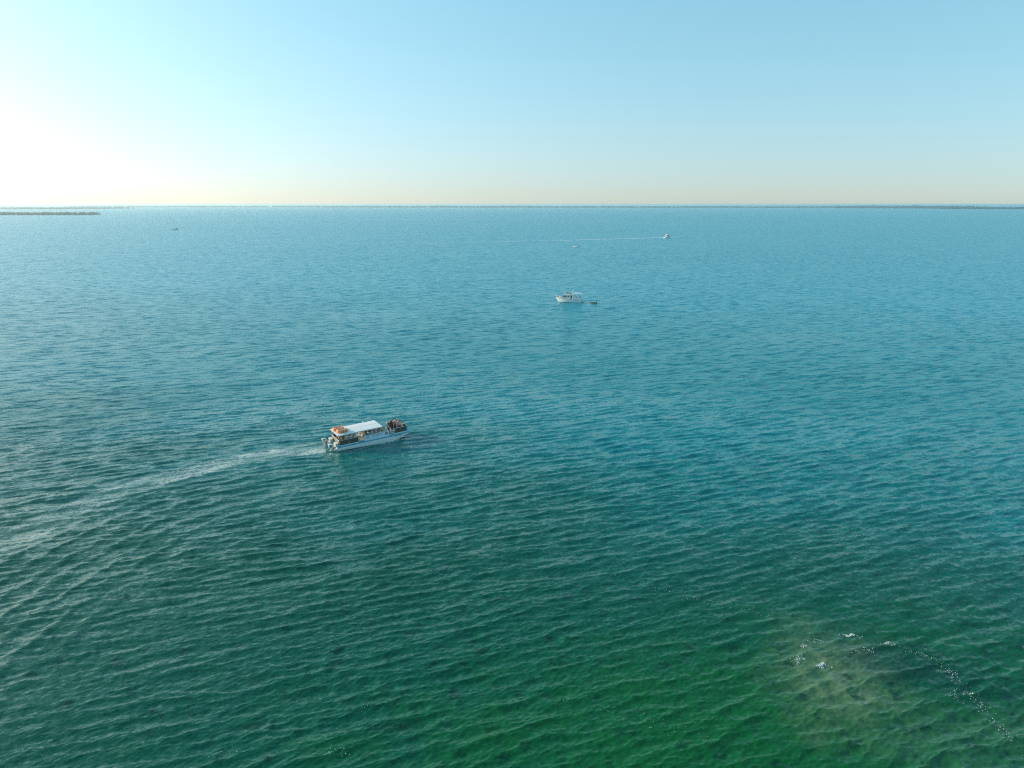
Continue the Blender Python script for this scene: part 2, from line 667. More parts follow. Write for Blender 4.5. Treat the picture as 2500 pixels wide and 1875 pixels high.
# ------------------------------------------------------------------ materials
white = mat('white_gelcoat', (0.78, 0.78, 0.76), 0.30, noise=.05, nscale=1.5)
white_hull = mat('white_hull_paint', (0.74, 0.75, 0.74), 0.28, noise=.08, nscale=.8)
white_roof = mat('white_roof_sheet', (0.80, 0.79, 0.78), 0.55, noise=.07, nscale=.9)
bottom = mat('dark_bottom_paint', (0.012, 0.020, 0.035), 0.6, noise=.3)
aqua = mat('aqua_deck_paint', (0.05, 0.50, 0.70), 0.5, noise=.12, nscale=2)
teal = mat('teal_rub_rail', (0.015, 0.22, 0.30), 0.45, noise=.15)
floor_m = mat('grey_deck_coating', (0.50, 0.50, 0.47), 0.8, noise=.2, nscale=6)
mesh_m = mat('charcoal_mesh_panel', (0.075, 0.068, 0.055), 0.8, noise=.35, nscale=5, bump=.4)
steel = mat('brushed_aluminium', (0.72, 0.72, 0.70), 0.35, .6, noise=.06)
tan = mat('tan_locker', (0.62, 0.54, 0.42), 0.6, noise=.12, nscale=3)
cushion = mat('cream_cushion', (0.62, 0.58, 0.50), 0.8, noise=.12, nscale=5)
orange = mat('orange_float_skin', (0.83, 0.30, 0.10), 0.55, noise=.18, nscale=4, bump=.3)
webbing = mat('grey_pink_webbing', (0.42, 0.28, 0.25), 0.9, noise=.2, nscale=9)
blue_cowl = mat('blue_cowl_panel', (0.06, 0.30, 0.45), 0.3, noise=.1)
black_pl = mat('black_plastic', (0.02, 0.02, 0.022), 0.5, noise=.2)
glass = mat('tinted_window', (0.02, 0.025, 0.03), 0.06, noise=.2, spec=.8)
navy = mat('navy_print', (0.02, 0.03, 0.12), 0.6, noise=.1)
ink = mat('teal_print', (0.06, 0.22, 0.30), 0.6, noise=.1)
banner_m = mat('white_vinyl_banner', (0.70, 0.74, 0.78), 0.6, noise=.05, nscale=2)
wood = mat('varnished_teak', (0.30, 0.16, 0.07), 0.45, noise=.3, nscale=7)
red_c = mat('faded_red_canvas', (0.42, 0.13, 0.10), 0.8, noise=.2, nscale=6)
blue_c = mat('dark_blue_canvas', (0.03, 0.12, 0.22), 0.8, noise=.2, nscale=6)
rope_m = mat('pale_rope', (0.55, 0.50, 0.42), 0.9, noise=.2, nscale=30)
rubber = mat('grey_hypalon', (0.16, 0.18, 0.18), 0.7, noise=.2, nscale=6)
rubber_l = mat('pale_grey_hypalon', (0.42, 0.43, 0.42), 0.65, noise=.15, nscale=6)
foam_m = mat('sea_foam', (0.80, 0.82, 0.80), 0.7, noise=.06, nscale=20)

# ------------------------------------------------------------------ tour boat
TRIM = R(2.6)
boat = empty('tour_boat', (float(BOAT_O[0]), float(BOAT_O[1]), 0.02), (0, -TRIM, BOAT_HEAD))
tag(boat, 'white twin-hulled tour boat crowded with passengers under a flat white roof', 'boat')
BM = Matrix.Translation(boat.location) @ Matrix.Rotation(BOAT_HEAD, 4, 'Z') @ Matrix.Rotation(-TRIM, 4, 'Y')
DZ = 0.62
dk_x = [0, 8, 12, 15.3]; dk_z = [.58, .58, .60, .66]
kl_x = [0, 8.5, 11.3, 12.8, 14.2, 15.3]; kl_z = [-.55, -.80, -.80, -.36, .10, .54]
ch_x = [0, 8.5, 11.3, 12.8, 14.2, 15.3]; ch_z = [-.06, -.42, -.50, -.22, .16, .57]


def hull_half(side):
    mb = MB()
    rings = []
    for x in [0, .4, 2, 4, 6, 8, 9.5, 10.5, 11.4, 12.3, 13.1, 14.0, 14.7, 15.15, 15.3]:
        zd, zk, zc = (lerp_tab(a, b, x) for a, b in ((dk_x, dk_z), (kl_x, kl_z), (ch_x, ch_z)))
        t = max(0, (x - 11.5) / 3.8)
        out = 2.70 - 0.42 * t * t
        inn = 1.25 + 0.62 * t * t
        kc = (out + inn) / 2 + .15
        rings.append([(x, side * out, zd), (x, side * (out + .02), (zd + zc) / 2), (x, side * (out - .05), zc),
                      (x, side * kc, zk), (x, side * (inn + .04), zc), (x, side * inn, zd)])
    n_ = 6
    P_ = [p for r_ in rings for p in r_]
    F_, M_ = [], []
    for i in range(len(rings) - 1):
        for k in range(n_):
            j = (k + 1) % n_
            mb.add([rings[i][k], rings[i][j], rings[i + 1][j], rings[i + 1][k]], [(0, 1, 2, 3)], 1 if k in (2, 3) else 0)
    mb.add(rings[0], [tuple(range(5, -1, -1))], 0)
    mb.add(rings[-1], [tuple(range(6))], 0)
    import bmesh
    o = mb.build('hull', [white_hull, bottom], boat)
    bm = bmesh.new(); bm.from_mesh(o.data)
    bmesh.ops.remove_doubles(bm, verts=bm.verts, dist=.001)
    bmesh.ops.recalc_face_normals(bm, faces=bm.faces)
    bm.to_mesh(o.data); bm.free()
    # rub rail along the deck edge
    r_ = MB()
    for i in range(len(rings) - 1):
        a, b = rings[i][0], rings[i + 1][0]
        r_.add([(a[0], a[1] + side * .035, a[2] - .07), (a[0], a[1] + side * .035, a[2] + .015), (a[0], a[1] - side * .02, a[2] + .015), (a[0], a[1] - side * .02, a[2] - .07),
                (b[0], b[1] + side * .035, b[2] - .07), (b[0], b[1] + side * .035, b[2] + .015), (b[0], b[1] - side * .02, b[2] + .015), (b[0], b[1] - side * .02, b[2] - .07)],
               [(0, 1, 5, 4), (1, 2, 6, 5), (2, 3, 7, 6), (3, 0, 4, 7)])
    r_.build('rub_rail', teal, o)
    return o


hulls = [hull_half(-1), hull_half(1)]
# the ship's name on the starboard bow: two short illegible words of dark strokes
mk = MB()
cx = 11.55
for word in (3, 4):
    for c in range(word):
        for st in range(3):
            dx = .03 + .045 * st
            hgt = random.choice((.20, .17, .12))
            z0 = .34 + random.choice((0, 0, .05)) + .012 * (cx - 11)
            t = max(0, (cx - 11.5) / 3.8)
            yy_ = -(2.72 - .42 * t * t) - .012
            mk.box((cx + dx, yy_, z0 + hgt / 2), (.028, .006, hgt))
        if c % 2 == 0:
            mk.box((cx + .075, yy_, .36 + .16), (.11, .007, .03))
        cx += .19
    cx += .22
tag(mk.build('name_lettering', black_pl, hulls[0], label='dark illegible two-word name lettering'), kind='stuff')

d = MB()
d.box((7.1, 0, .43), (14.0, 4.0, .30), b=.02)
d.build('bridge_deck', white, boat)
# plated deck, aqua painted side walks and foredeck
d = MB()
outl = [(.02, 2.62), (11.6, 2.62), (13.6, 2.44), (15.1, 2.22), (15.1, -2.22), (13.6, -2.44), (11.6, -2.62), (.02, -2.62)]
zz = [lerp_tab(dk_x, dk_z, p[0]) + .022 for p in outl]
d.add([(p[0], p[1], z) for p, z in zip(outl, zz)] + [(p[0], p[1], z - .05) for p, z in zip(outl, zz)],
      [(0, 1, 6, 7), (1, 2, 5, 6), (2, 3, 4, 5)] + [(8 + i, 8 + (i + 1) % 8, (i + 1) % 8, i) for i in range(8)] + [(15, 14, 9, 8), (14, 13, 10, 9), (13, 12, 11, 10)])
d.build('side_deck', aqua, boat)
d = MB()
d.box((7.4, 0, .70), (13.2, 4.3, .10), b=.01)
d.build('passenger_floor', floor_m, boat)
FZ = .75
bpl = MB().box((12.85, 0, .85), (3.1, 3.9, .20), b=.01).build('bow_platform', floor_m, boat)
BZ = .95


def side_coaming(side):
    c = MB()
    c.box((2.55, side * 2.27, .69), (3.9, .10, .12), b=.01)
    c.box((8.1, side * 2.27, .69), (5.1, .10, .12), b=.01)
    c.box((12.9, side * 2.2, .76), (2.5, .12, .16), b=.01)
    c.build('coaming', white, boat)


side_coaming(-1); side_coaming(1)
# railing panels: dark mesh in light frames
PT = 1.72


def panel(p0, p1, z0, z1, m_=mesh_m, name='railing_panel', rail=True):
    a, b = Vector(p0), Vector(p1)
    dv = b - a
    L_ = dv.length
    rz = math.atan2(dv.y, dv.x)
    c = (a + b) / 2
    q = MB()
    q.box((c.x, c.y, (z0 + z1) / 2), (L_, .03, z1 - z0 - .03), rz=rz)
    o = q.build(name, m_, boat)
    if rail:
        f = MB()
        f.tube([(a.x, a.y, z1), (b.x, b.y, z1)], .032, 8)
        f.tube([(a.x, a.y, z0 - .02), (a.x, a.y, z1)], .028, 8)
        f.tube([(b.x, b.y, z0 - .02), (b.x, b.y, z1)], .028, 8)
        k = 1
        while k * 1.2 < L_ - .3:
            e = a + dv * (k * 1.2 / L_)
            f.tube([(e.x, e.y, z0), (e.x, e.y, z1)], .018, 6)
            k += 1
        f.build('panel_rail', steel, o)
    return o


panel((.62, -2.27), (.62, 2.27), .76, PT, mat('tan_mesh_panel', (0.30, 0.25, 0.17), .8, noise=.3, nscale=5, bump=.4))
panel((.62, -2.27), (4.35, -2.27), .77, PT)
panel((.62, 2.27), (4.35, 2.27), .77, PT)
panel((11.85, -2.22), (14.25, -2.02), .86, PT + .08)
panel((11.85, 2.22), (14.25, 2.02), .86, PT + .08)
panel((14.25, -2.02), (14.55, -1.72), .86, PT + .08)
panel((14.25, 2.02), (14.55, 1.72), .86, PT + .08)
panel((14.55, -1.72), (14.55, 1.72), .86, PT + .08)
# banner boards amidships, starboard one printed
for side in (-1, 1):
    bo = MB()
    bo.box((8.1, side * 2.30, 1.22), (4.95, .035, .92), b=.012)
    bn = bo.build('banner', banner_m, boat, label='white vinyl banner with rows of teal print and a round navy emblem' if side < 0 else None)
    fr = MB()
    for xx in (5.62, 10.58):
        fr.tube([(xx, side * 2.30, .74), (xx, side * 2.30, 1.72)], .035, 8)
    fr.tube([(5.62, side * 2.30, 1.71), (10.58, side * 2.30, 1.71)], .028, 8)
    fr.build('banner_frame', steel, bn)
    if side < 0:
        pr = MB()
        yb = -2.324
        for li in range(6):                      # left block of text lines
            x = 5.85
            zl = 1.60 - li * .125
            while x < 6.55:
                wl = random.uniform(.06, .17)
                pr.box((x + wl / 2, yb, zl), (wl, .008, .055))
                x += wl + .035
        for li, (xa, xb, hh) in enumerate(((7.1, 8.9, .07), (6.9, 9.2, .10), (7.4, 8.6, .06), (6.9, 9.1, .045))):
            x = xa
            zl = 1.56 - li * .19
            while x < xb:
                wl = random.uniform(.08, .22)
                pr.box((x + wl / 2, yb, zl), (wl, .008, hh))
                x += wl + .05
        tag(pr.build('banner_print', ink, bn), kind='stuff')
        em = MB()
        for (a0, a1, r0, r1) in ((60, 215, .17, .30), (245, 400, .19, .30), (20, 120, .05, .13), (210, 300, .05, .14)):
            ns = 10
            ring = []
            for k in range(ns + 1):
                g = R(a0 + (a1 - a0) * k / ns)
                ring.append([(10.05 + r0 * math.cos(g), yb - .004, 1.26 + r0 * math.sin(g)), (10.05 + r1 * math.cos(g), yb - .004, 1.26 + r1 * math.sin(g)),
                             (10.05 + r1 * math.cos(g), yb + .006, 1.26 + r1 * math.sin(g)), (10.05 + r0 * math.cos(g), yb + .006, 1.26 + r0 * math.sin(g))])
            em.loft(ring)
        em.build('emblem', navy, bn)
# roof: cambered sheet with a rolled edge
ro = MB()
rings = []
for y_, z_ in ((-2.42, 2.74), (-2.40, 2.82), (-1.2, 2.90), (0, 2.935), (1.2, 2.90), (2.40, 2.82), (2.42, 2.74), (0, 2.85)):
    pass
prof = [(-2.42, 2.74), (-2.43, 2.80), (-2.36, 2.83), (-1.2, 2.895), (0, 2.92), (1.2, 2.895), (2.36, 2.83), (2.43, 2.80), (2.42, 2.74), (1.2, 2.80), (0, 2.83), (-1.2, 2.80)]
roof = MB().loft([[(x, y, z) for y, z in prof] for x in (.42, .5, 2.4, 4.6, 6.8, 9.25, 9.33)]).build('roof', white_roof, boat)
sm = MB()
for x in (2.6, 4.8, 7.0):
    sm.loft([[(x - .025, y, z + .002), (x + .025, y, z + .002), (x + .025, y, z + .014), (x - .025, y, z + .014)] for y, z in prof[2:7]])
sm.loft([[(x, -.03, 2.921), (x, .03, 2.921), (x, .03, 2.935), (x, -.03, 2.935)] for x in (.5, 9.2)])
sm.build('roof_seam', white, roof)
fs = MB()
fs.box((4.87, -2.41, 2.70), (8.7, .05, .09)); fs.box((4.87, 2.41, 2.70), (8.7, .05, .09))
fs.box((.47, 0, 2.70), (.05, 4.76, .09)); fs.box((9.28, 0, 2.70), (.05, 4.76, .09))
fs.build('roof_frame', steel, roof)
for side in (-1, 1):
    for x in (.62, 2.5, 4.38, 5.6, 7.4, 9.2):
        MB().tube([(x, side * 2.27, .72), (x, side * 2.33, 2.70)], .034, 8).build('roof_post', steel, boat)
for y in (-.75, .75):
    MB().tube([(.62, y, 1.72), (.5, y * 1.25, 2.70)], .028, 8).build('roof_post', steel, boat)
# small fittings on the roof's front edge
for (x, y) in ((9.0, .9), (8.8, .2)):
    MB().tube([(x, y, 2.86), (x, y, 3.25)], .025, 6).ball((x, y, 3.28), .06).build('nav_light', white, boat)
MB().tube([(7.0, 2.2, 2.82), (7.0, 2.2, 3.0)], .05, 8).ball((7.0, 2.2, 3.03), (.16, .16, .09)).build('antenna_dome', white, boat)
# steps stacked in the boarding gap
for i in range(4):
    MB().box((5.0, -2.0 + .18 * i, .80 + .22 * i), (.9, .30, .05), b=.01).build('boarding_step', cushion, boat)
for xx in (4.42, 5.55):
    MB().tube([(xx, -2.1, .74), (xx, -1.3, 1.62), (xx, -1.3, 2.3)], .03, 8).build('stair_rail', steel, boat)
# benches
BENCH = []
for (x, y, lx, ly) in ((2.4, -1.75, 3.0, .5), (2.4, 1.75, 3.0, .5), (2.4, 0, 3.0, .9), (7.9, -1.75, 4.2, .5), (7.9, 1.75, 4.2, .5), (7.9, 0, 4.2, .9), ):
    b_ = MB().box((x, y, FZ + .225), (lx, ly * .8, .45), b=.02).build('bench', white, boat)
    MB().box((x, y, FZ + .48), (lx + .04, ly, .07), b=.03).build('seat_cushion', cushion, b_)
for (x, y, lx, ly) in ((12.9, -1.6, 1.9, .45), (12.9, 1.6, 1.9, .45), (14.12, 0, .45, 2.4)):
    b_ = MB().box((x, y, BZ + .225), (lx, ly * .8, .45), b=.02).build('bench', white, boat)
    MB().box((x, y, BZ + .48), (lx + .04, ly, .07), b=.03).build('seat_cushion', cushion, b_)
# steering console under the front of the roof
cn = MB().prism([(9.6, FZ), (10.35, FZ), (10.35, FZ + .85), (10.1, FZ + 1.15), (9.9, FZ + 1.05), (9.6, FZ + .9)], 'y', .35, 1.25).build('helm_console', white, boat)
w_ = MB()
pts = [(9.55 + .02 * math.sin(g), .8 + .2 * math.cos(g), FZ + .95 + .2 * math.sin(g)) for g in np.linspace(0, 2 * PI, 17)]
w_.tube(pts, .016, 6)
w_.build('steering_wheel', black_pl, cn)
# slack rope across the forward boarding gap
rp = [(10.6 + 1.25 * t, -2.28 + .05 * t, 1.55 - .9 * t * (1 - t) * 1.2) for t in np.linspace(0, 1, 11)]
MB().tube(rp, .02, 6).build('gap_rope', rope_m, boat)
rp = [(10.6 + 1.25 * t, -2.28 + .05 * t, 1.25 - .9 * t * (1 - t)) for t in np.linspace(0, 1, 11)]
MB().tube(rp, .02, 6).build('gap_rope', rope_m, boat)
# stern lockers, steps and engine brackets
for side in (-1, 1):
    lk = MB().box((.18, side * 1.62, .93), (.55, 1.15, .62), b=.03).build('stern_locker', tan, boat)
    MB().box((.15, side * 1.62, 1.255), (.60, 1.2, .035), b=.01).build('locker_lid', white, lk)
    st = MB().box((-.34, side * 1.25, .44), (.6, .95, .14), b=.02).build('stern_step', tan, boat)
    MB().box((-.30, side * 1.95, .18), (.75, 1.1, .22), b=.03).build('engine_bracket', white, boat)
MB().box((-.30, 0, .40), (.7, 1.5, .08), b=.02).build('swim_platform', floor_m, boat)
lad = MB()
for y in (-.2, .2): lad.tube([(-.66, y, .95), (-.68, y, -.4)], .022, 6)
for z in (-.2, .1, .4, .7): lad.tube([(-.67, -.2, z), (-.67, .2, z)], .018, 6)
lad.build('stern_ladder', steel, boat)


def outboard(y, panel_mat):
    o = empty('outboard_motor')
    o.parent = boat
    o.location = (-.95, y, 0)
    return o


for side, pm in ((-1, blue_cowl), (1, mat('pale_cowl_panel', (0.55, 0.57, 0.60), .35, noise=.08))):
    y0 = side * 2.05
    # cowling: tapering rounded box, lofted upward
    rings = []
    for z, sx, sy, ox in ((.55, .30, .20, .02), (.75, .40, .26, 0), (1.05, .44, .29, -.04), (1.28, .43, .28, -.07), (1.38, .36, .23, -.08), (1.41, .22, .14, -.08)):
        rings.append([(-1.0 + ox + sx * math.copysign(abs(math.cos(g)) ** .55, math.cos(g)), y0 + sy * math.copysign(abs(math.sin(g)) ** .55, math.sin(g)), z) for g in np.linspace(0, 2 * PI, 17)[:-1]])
    mo = MB().loft(rings).build('outboard_motor', white, boat, smooth=True)
    MB().tube([(-.99, y0, .60), (-.98, y0, .05), (-.97, y0, -.55)], [.17, .13, .09], 10).build('motor_leg', white, mo)
    MB().box((-1.0, y0, -.10), (.62, .30, .03), b=.01).build('cavitation_plate', white, mo)
    MB().box((-1.02, y0 - .30, 1.0), (.52, .02, .40), b=.005).build('cowl_panel', pm, mo)
    MB().box((-1.05, y0 - .285, 1.25), (.46, .02, .06)).build('cowl_vent', black_pl, mo)
    MB().box((-.62, y0, .45), (.22, .34, .62), b=.03).build('clamp_bracket', black_pl, mo)

# life floats lashed to the roof
for k, (x0, y0) in enumerate(((1.55, .78), (1.80, -.82))):
    e = empty('life_float')
    e.matrix_world = BM @ Matrix.Translation((x0, y0, 2.885)) @ Matrix.Rotation(R(2 if k else -3), 4, 'Z')
    tag(e, ('orange oblong life float nearer the camera on the roof', 'orange oblong life float on the far side of the roof')[1 - k], 'life float', 'life floats on the tour boat roof')
    # rounded rectangular ring of big square-ish section
    ring_pts = []
    hx, hy, rc = .80, .52, .30
    for cxs, cys, a0 in ((1, 1, 0), (-1, 1, 90), (-1, -1, 180), (1, -1, 270)):
        for t in range(6):
            g = R(a0 + 90 * t / 5)
            ring_pts.append((cxs * (hx - rc) + rc * math.cos(g), cys * (hy - rc) + rc * math.sin(g), math.cos(g), math.sin(g)))
    sec = [(.25 * math.copysign(abs(math.cos(g)) ** .7, math.cos(g)), .27 * math.copysign(abs(math.sin(g)) ** .7, math.sin(g))) for g in np.linspace(0, 2 * PI, 13)[:-1]]
    q = MB()
    rr = [[(px + nx * sx, py + ny * sx, .275 + sz) for sx, sz in sec] for (px, py, nx, ny) in ring_pts]
    rr.append(rr[0])
    q.loft(rr, cap=False)
    fl = q.build('float_body', orange, e, smooth=True)
    wb = MB()
    for y in np.linspace(-.3, .3, 5): wb.box((0, y, .44), (1.15, .09, .035))
    for x in np.linspace(-.5, .5, 6): wb.box((x, 0, .47), (.06, .66, .03))
    wb.build('webbing_floor', webbing, e)
    for x in (-.42, .05, .5):
        s_ = MB()
        pl_ = [(x, y, z) for y, z in ((-.785, .12), (-.785, .44), (-.64, .555), (-.42, .555), (0, .50), (.42, .555), (.64, .555), (.785, .44), (.785, .12))]
        s_.loft([[(p[0] - .045, p[1], p[2]), (p[0] + .045, p[1], p[2]), (p[0] + .045, p[1], p[2] + .014), (p[0] - .045, p[1], p[2] + .014)] for p in pl_])
        s_.build('strap', webbing, e)

# ------------------------------------------------------------------ people
ZN = ['skin', 'top', 'sleeve', 'bottom', 'shin', 'shoe', 'eye']


def capsule(mb, p, r, q, s, n=10):
    p, q = Vector(p), Vector(q)
    d_ = (q - p)
    if d_.length < 1e-5: d_ = Vector((0, 0, 1e-3))
    t = d_.normalized()
    ref = Vector((0, 0, 1)) if abs(t.z) < .9 else Vector((1, 0, 0))
    a = t.cross(ref).normalized(); b = t.cross(a)
    rings = []
    for c, rad, angs in ((p, r, (-75, -40, 0)), (q, s, (0, 40, 75))):
        for g in angs:
            g = R(g)
            rings.append([c + t * (rad * math.sin(g)) + (a * math.cos(h) + b * math.sin(h)) * rad * math.cos(g) for h in np.linspace(0, 2 * PI, n + 1)[:-1]])
    mb.loft(rings)


def hand(segs, wrist, d_, side, curl=.5):
    """palm, four fingers of different lengths with a knuckle bend and a thumb from the palm's side"""
    wv = Vector(wrist); d_ = Vector(d_).normalized()
    lat = d_.cross(Vector((0, side, 0)))
    lat = (lat if lat.length > .2 else Vector((1, 0, 0))).normalized()    # across the knuckles
    inn = d_.cross(lat).normalized()
    if inn.y * side > 0: inn = -inn
    pe = wv + d_ * .085
    segs.append((wv, .026, pe - lat * .018, .026, 0)); segs.append((wv, .026, pe + lat * .018, .026, 0))
    for k, ln in enumerate((.066, .078, .072, .056)):
        b0 = pe + lat * (.031 - .0207 * k)
        m0 = b0 + d_ * ln * .55 + inn * .008
        e0 = m0 + (d_ * (1 - curl) + inn * curl).normalized() * ln * .5
        segs.append((b0, .0095, m0, .009, 0)); segs.append((m0, .009, e0, .008, 0))
    tb = wv + d_ * .03 + lat * .026
    tm = tb + (d_ * .6 + lat * .7 + inn * .3).normalized() * .042
    segs.append((tb, .012, tm, .011, 0)); segs.append((tm, .011, tm + (d_ + inn * .3).normalized() * .03, .009, 0))


def body_segs(pose):
    sg = []
    sit = pose.startswith('sit')
    pz = .60 if sit else .93
    lean = .10 if pose == 'sit_lean' else (.03 if pose != 'stand_lean' else .16)
    for s_ in (-1, 1):
        sg.append(((0, s_ * .075, pz), .115, (lean * .3, s_ * .06, pz + .18), .105, 3))
        sg.append(((lean * .3, s_ * .06, pz + .16), .105, (lean, s_ * .085, pz + .40), .115, 1))
        sg.append(((lean, 0, pz + .44), .085, (lean, s_ * .165, pz + .46), .066, 1))
    sg.append(((lean, 0, pz + .40), .10, (lean, 0, pz + .30), .12, 1))
    nk = (lean, 0, pz + .48)
    hd = (lean + .025, 0, pz + .66)
    sg.append((nk, .058, (lean + .015, 0, pz + .60), .054, 0))
    sg.append(((hd[0] + .012, 0, hd[2] - .035), .068, (hd[0], 0, hd[2] + .04), .092, 0))
    sg.append(((hd[0] + .075, 0, hd[2] - .005), .012, (hd[0] + .097, 0, hd[2] - .025), .016, 0))
    sg.append(((hd[0] + .05, 0, hd[2] - .09), .03, (hd[0] + .055, 0, hd[2] - .085), .028, 0))
    for s_ in (-1, 1):
        sg.append(((hd[0] - .005, s_ * .088, hd[2] - .02), .014, (hd[0] - .012, s_ * .094, hd[2] + .02), .016, 0))
        sh = Vector((lean, s_ * .185, pz + .455))
        if pose == 'stand':
            el = Vector((lean - .03, s_ * .235, pz + .17)); wr = Vector((lean + .06, s_ * .235, pz - .07))
        elif pose == 'stand_lean':
            el = Vector((lean + .18, s_ * .23, pz + .24)); wr = Vector((lean + .40, s_ * .16, pz + .16))
        elif pose == 'stand_raise' and s_ > 0:
            el = Vector((lean + .16, s_ * .26, pz + .50)); wr = Vector((lean + .22, s_ * .16, pz + .74))
        elif pose == 'stand_raise':
            el = Vector((lean + .02, s_ * .25, pz + .18)); wr = Vector((lean + .22, s_ * .17, pz + .13))
        elif pose == 'sit_lean':
            el = Vector((lean + .14, s_ * .23, pz + .20)); wr = Vector((lean + .32, s_ * .12, pz + .12))
        else:
            el = Vector((lean + .02, s_ * .24, pz + .19)); wr = Vector((lean + .24, s_ * .17, pz + .08))
        md = sh.lerp(el, .45)
        sg.append((sh, .064, md, .054, 2)); sg.append((md, .050, el, .041, 0)); sg.append((el, .042, wr, .028, 0))
        hand(sg, wr, (wr - el), s_)
        hp = Vector((0, s_ * .09, pz - .02))
        if sit:
            kn = Vector((.44, s_ * .12, .545)); an = Vector((.40, s_ * .12, .09))
        else:
            kn = Vector((.035, s_ * .105, .50)); an = Vector((-.01, s_ * .11, .09))
        m1 = hp.lerp(kn, .55)
        sg.append((hp, .098, m1, .080, 3)); sg.append((m1, .076, kn, .058, 4))
        cf = kn.lerp(an, .35) + Vector((-.015, 0, 0))
        sg.append((kn, .058, cf, .055, 4)); sg.append((cf, .055, an, .038, 4))
        sg.append(((an.x - .03, an.y, .045), .042, (an.x + .15, an.y + s_ * .02, .034), .034, 5))
    return sg, Vector(hd), Vector(nk)


def remesh(mb, name, vox):
    me_ = mb.mesh(name, [])
    o = bpy.data.objects.new(name, me_)
    COL.objects.link(o)
    md = o.modifiers.new('r', 'REMESH')
    md.mode = 'VOXEL'
    md.voxel_size = vox
    md.use_smooth_shade = True
    dg = bpy.context.evaluated_depsgraph_get()
    r_ = bpy.data.meshes.new_from_object(o.evaluated_get(dg))
    bpy.data.objects.remove(o)
    bpy.data.meshes.remove(me_)
    r_.name = name
    return r_


def make_body(pose):
    sg, hd, nk = body_segs(pose)
    mb = MB()
    for (p, r_, q, s_, z) in sg: capsule(mb, p, r_, q, s_)
    me_ = remesh(mb, 'body', .011)
    nf = len(me_.polygons)
    c = np.zeros(nf * 3); me_.polygons.foreach_get('center', c); c = c.reshape(-1, 3)
    best = np.full(nf, 1e9); zone = np.zeros(nf, int)
    for (p, r_, q, s_, z) in sg:
        p = np.array(p, float); q = np.array(q, float); dd = q - p
        t = np.clip(((c - p) @ dd) / max(dd @ dd, 1e-9), 0, 1)
        D = np.linalg.norm(c - p - t[:, None] * dd, axis=1) - (r_ + (s_ - r_) * t)
        m_ = D < best
        best[m_] = D[m_]; zone[m_] = z
    for s_ in (-1, 1):
        e = np.array([hd[0] + .082, s_ * .034, hd[2] + .012])
        zone[np.linalg.norm(c - e, axis=1) < .016] = 6
    me_.polygons.foreach_set('material_index', zone.astype(np.int32))
    for z in ZN: me_.materials.append(white)
    hairs = []
    for kind in (0, 1, 2):
        h = MB()
        capsule(h, (hd[0] - .022, 0, hd[2] + .045), .100, (hd[0] - .030, 0, hd[2] + .05), .100)
        capsule(h, (hd[0] - .055, 0, hd[2] - .02), .075, (hd[0] - .045, 0, hd[2] + .03), .088)
        if kind == 1:
            capsule(h, (hd[0] - .07, 0, hd[2] - .02), .085, (nk[0] - .115, 0, nk[2] - .14), .055)
            for s_ in (-1, 1): capsule(h, (hd[0] - .04, s_ * .07, hd[2]), .045, (nk[0] - .07, s_ * .08, nk[2] - .05), .035)
        if kind == 2:
            # cap with a peak
            capsule(h, (hd[0] - .01, 0, hd[2] + .07), .102, (hd[0] - .02, 0, hd[2] + .07), .102)
            capsule(h, (hd[0] + .07, -.04, hd[2] + .065), .022, (hd[0] + .15, -.03, hd[2] + .055), .016)
            capsule(h, (hd[0] + .07, .04, hd[2] + .065), .022, (hd[0] + .15, .03, hd[2] + .055), .016)
        hm = remesh(h, 'hair', .016)
        hm.materials.append(white)
        hairs.append(hm)
    return me_, hairs


POSES = {p: make_body(p) for p in ('stand', 'stand_lean', 'stand_raise', 'sit', 'sit_lean')}
C = dict(
    white=(.72, .72, .72), black=(.015, .015, .018), navy=(.02, .03, .10), red=(.45, .04, .04), maroon=(.16, .015, .03), pink=(.70, .36, .36),
    grey=(.30, .31, .32), tan=(.48, .35, .22), cream=(.70, .64, .50), orange=(.75, .28, .06), olive=(.12, .14, .05), teal=(.05, .30, .30),
    blue=(.08, .18, .45), lavender=(.48, .46, .62), yellow=(.72, .52, .12), brown=(.14, .07, .035), denim=(.10, .15, .25), khaki=(.40, .33, .20),
    blond=(.55, .38, .16), auburn=(.25, .08, .025), darkhair=(.018, .012, .010), greyhair=(.42, .42, .42))
SK = ((.62, .38, .27), (.50, .29, .19), (.30, .16, .10), (.68, .44, .33))


def cm(c): return mat('cloth_' + c, C[c], .85, noise=.12, nscale=14)


def sm_(k): return mat('skin_%d' % k, SK[k], .55, noise=.06, nscale=12)


def person(x, y, z, yaw, pose, top, bot, hair, hk, label, group, skin=0, bare=True, long_=False, scale=1.0):
    me_, hairs = POSES[pose]
    o = bpy.data.objects.new('person', me_)
    COL.objects.link(o)
    o.matrix_world = BM @ Matrix.Translation((x, y, z)) @ Matrix.Rotation(R(yaw), 4, 'Z') @ Matrix.Scale(scale, 4)
    s_ = sm_(skin)
    ms = [s_, cm(top), s_ if not bare else cm(top), cm(bot), cm(bot) if long_ else s_, cm('white') if random.random() < .5 else cm('black'), cm('black')]
    for i, q in enumerate(ms):
        o.material_slots[i].link = 'OBJECT'
        o.material_slots[i].material = q
    h = bpy.data.objects.new('cap' if hk == 2 else 'hair', hairs[hk])
    COL.objects.link(h)
    h.parent = o
    h.material_slots[0].link = 'OBJECT'
    h.material_slots[0].material = cm(hair)
    tag(o, label, 'person', group)
    return o


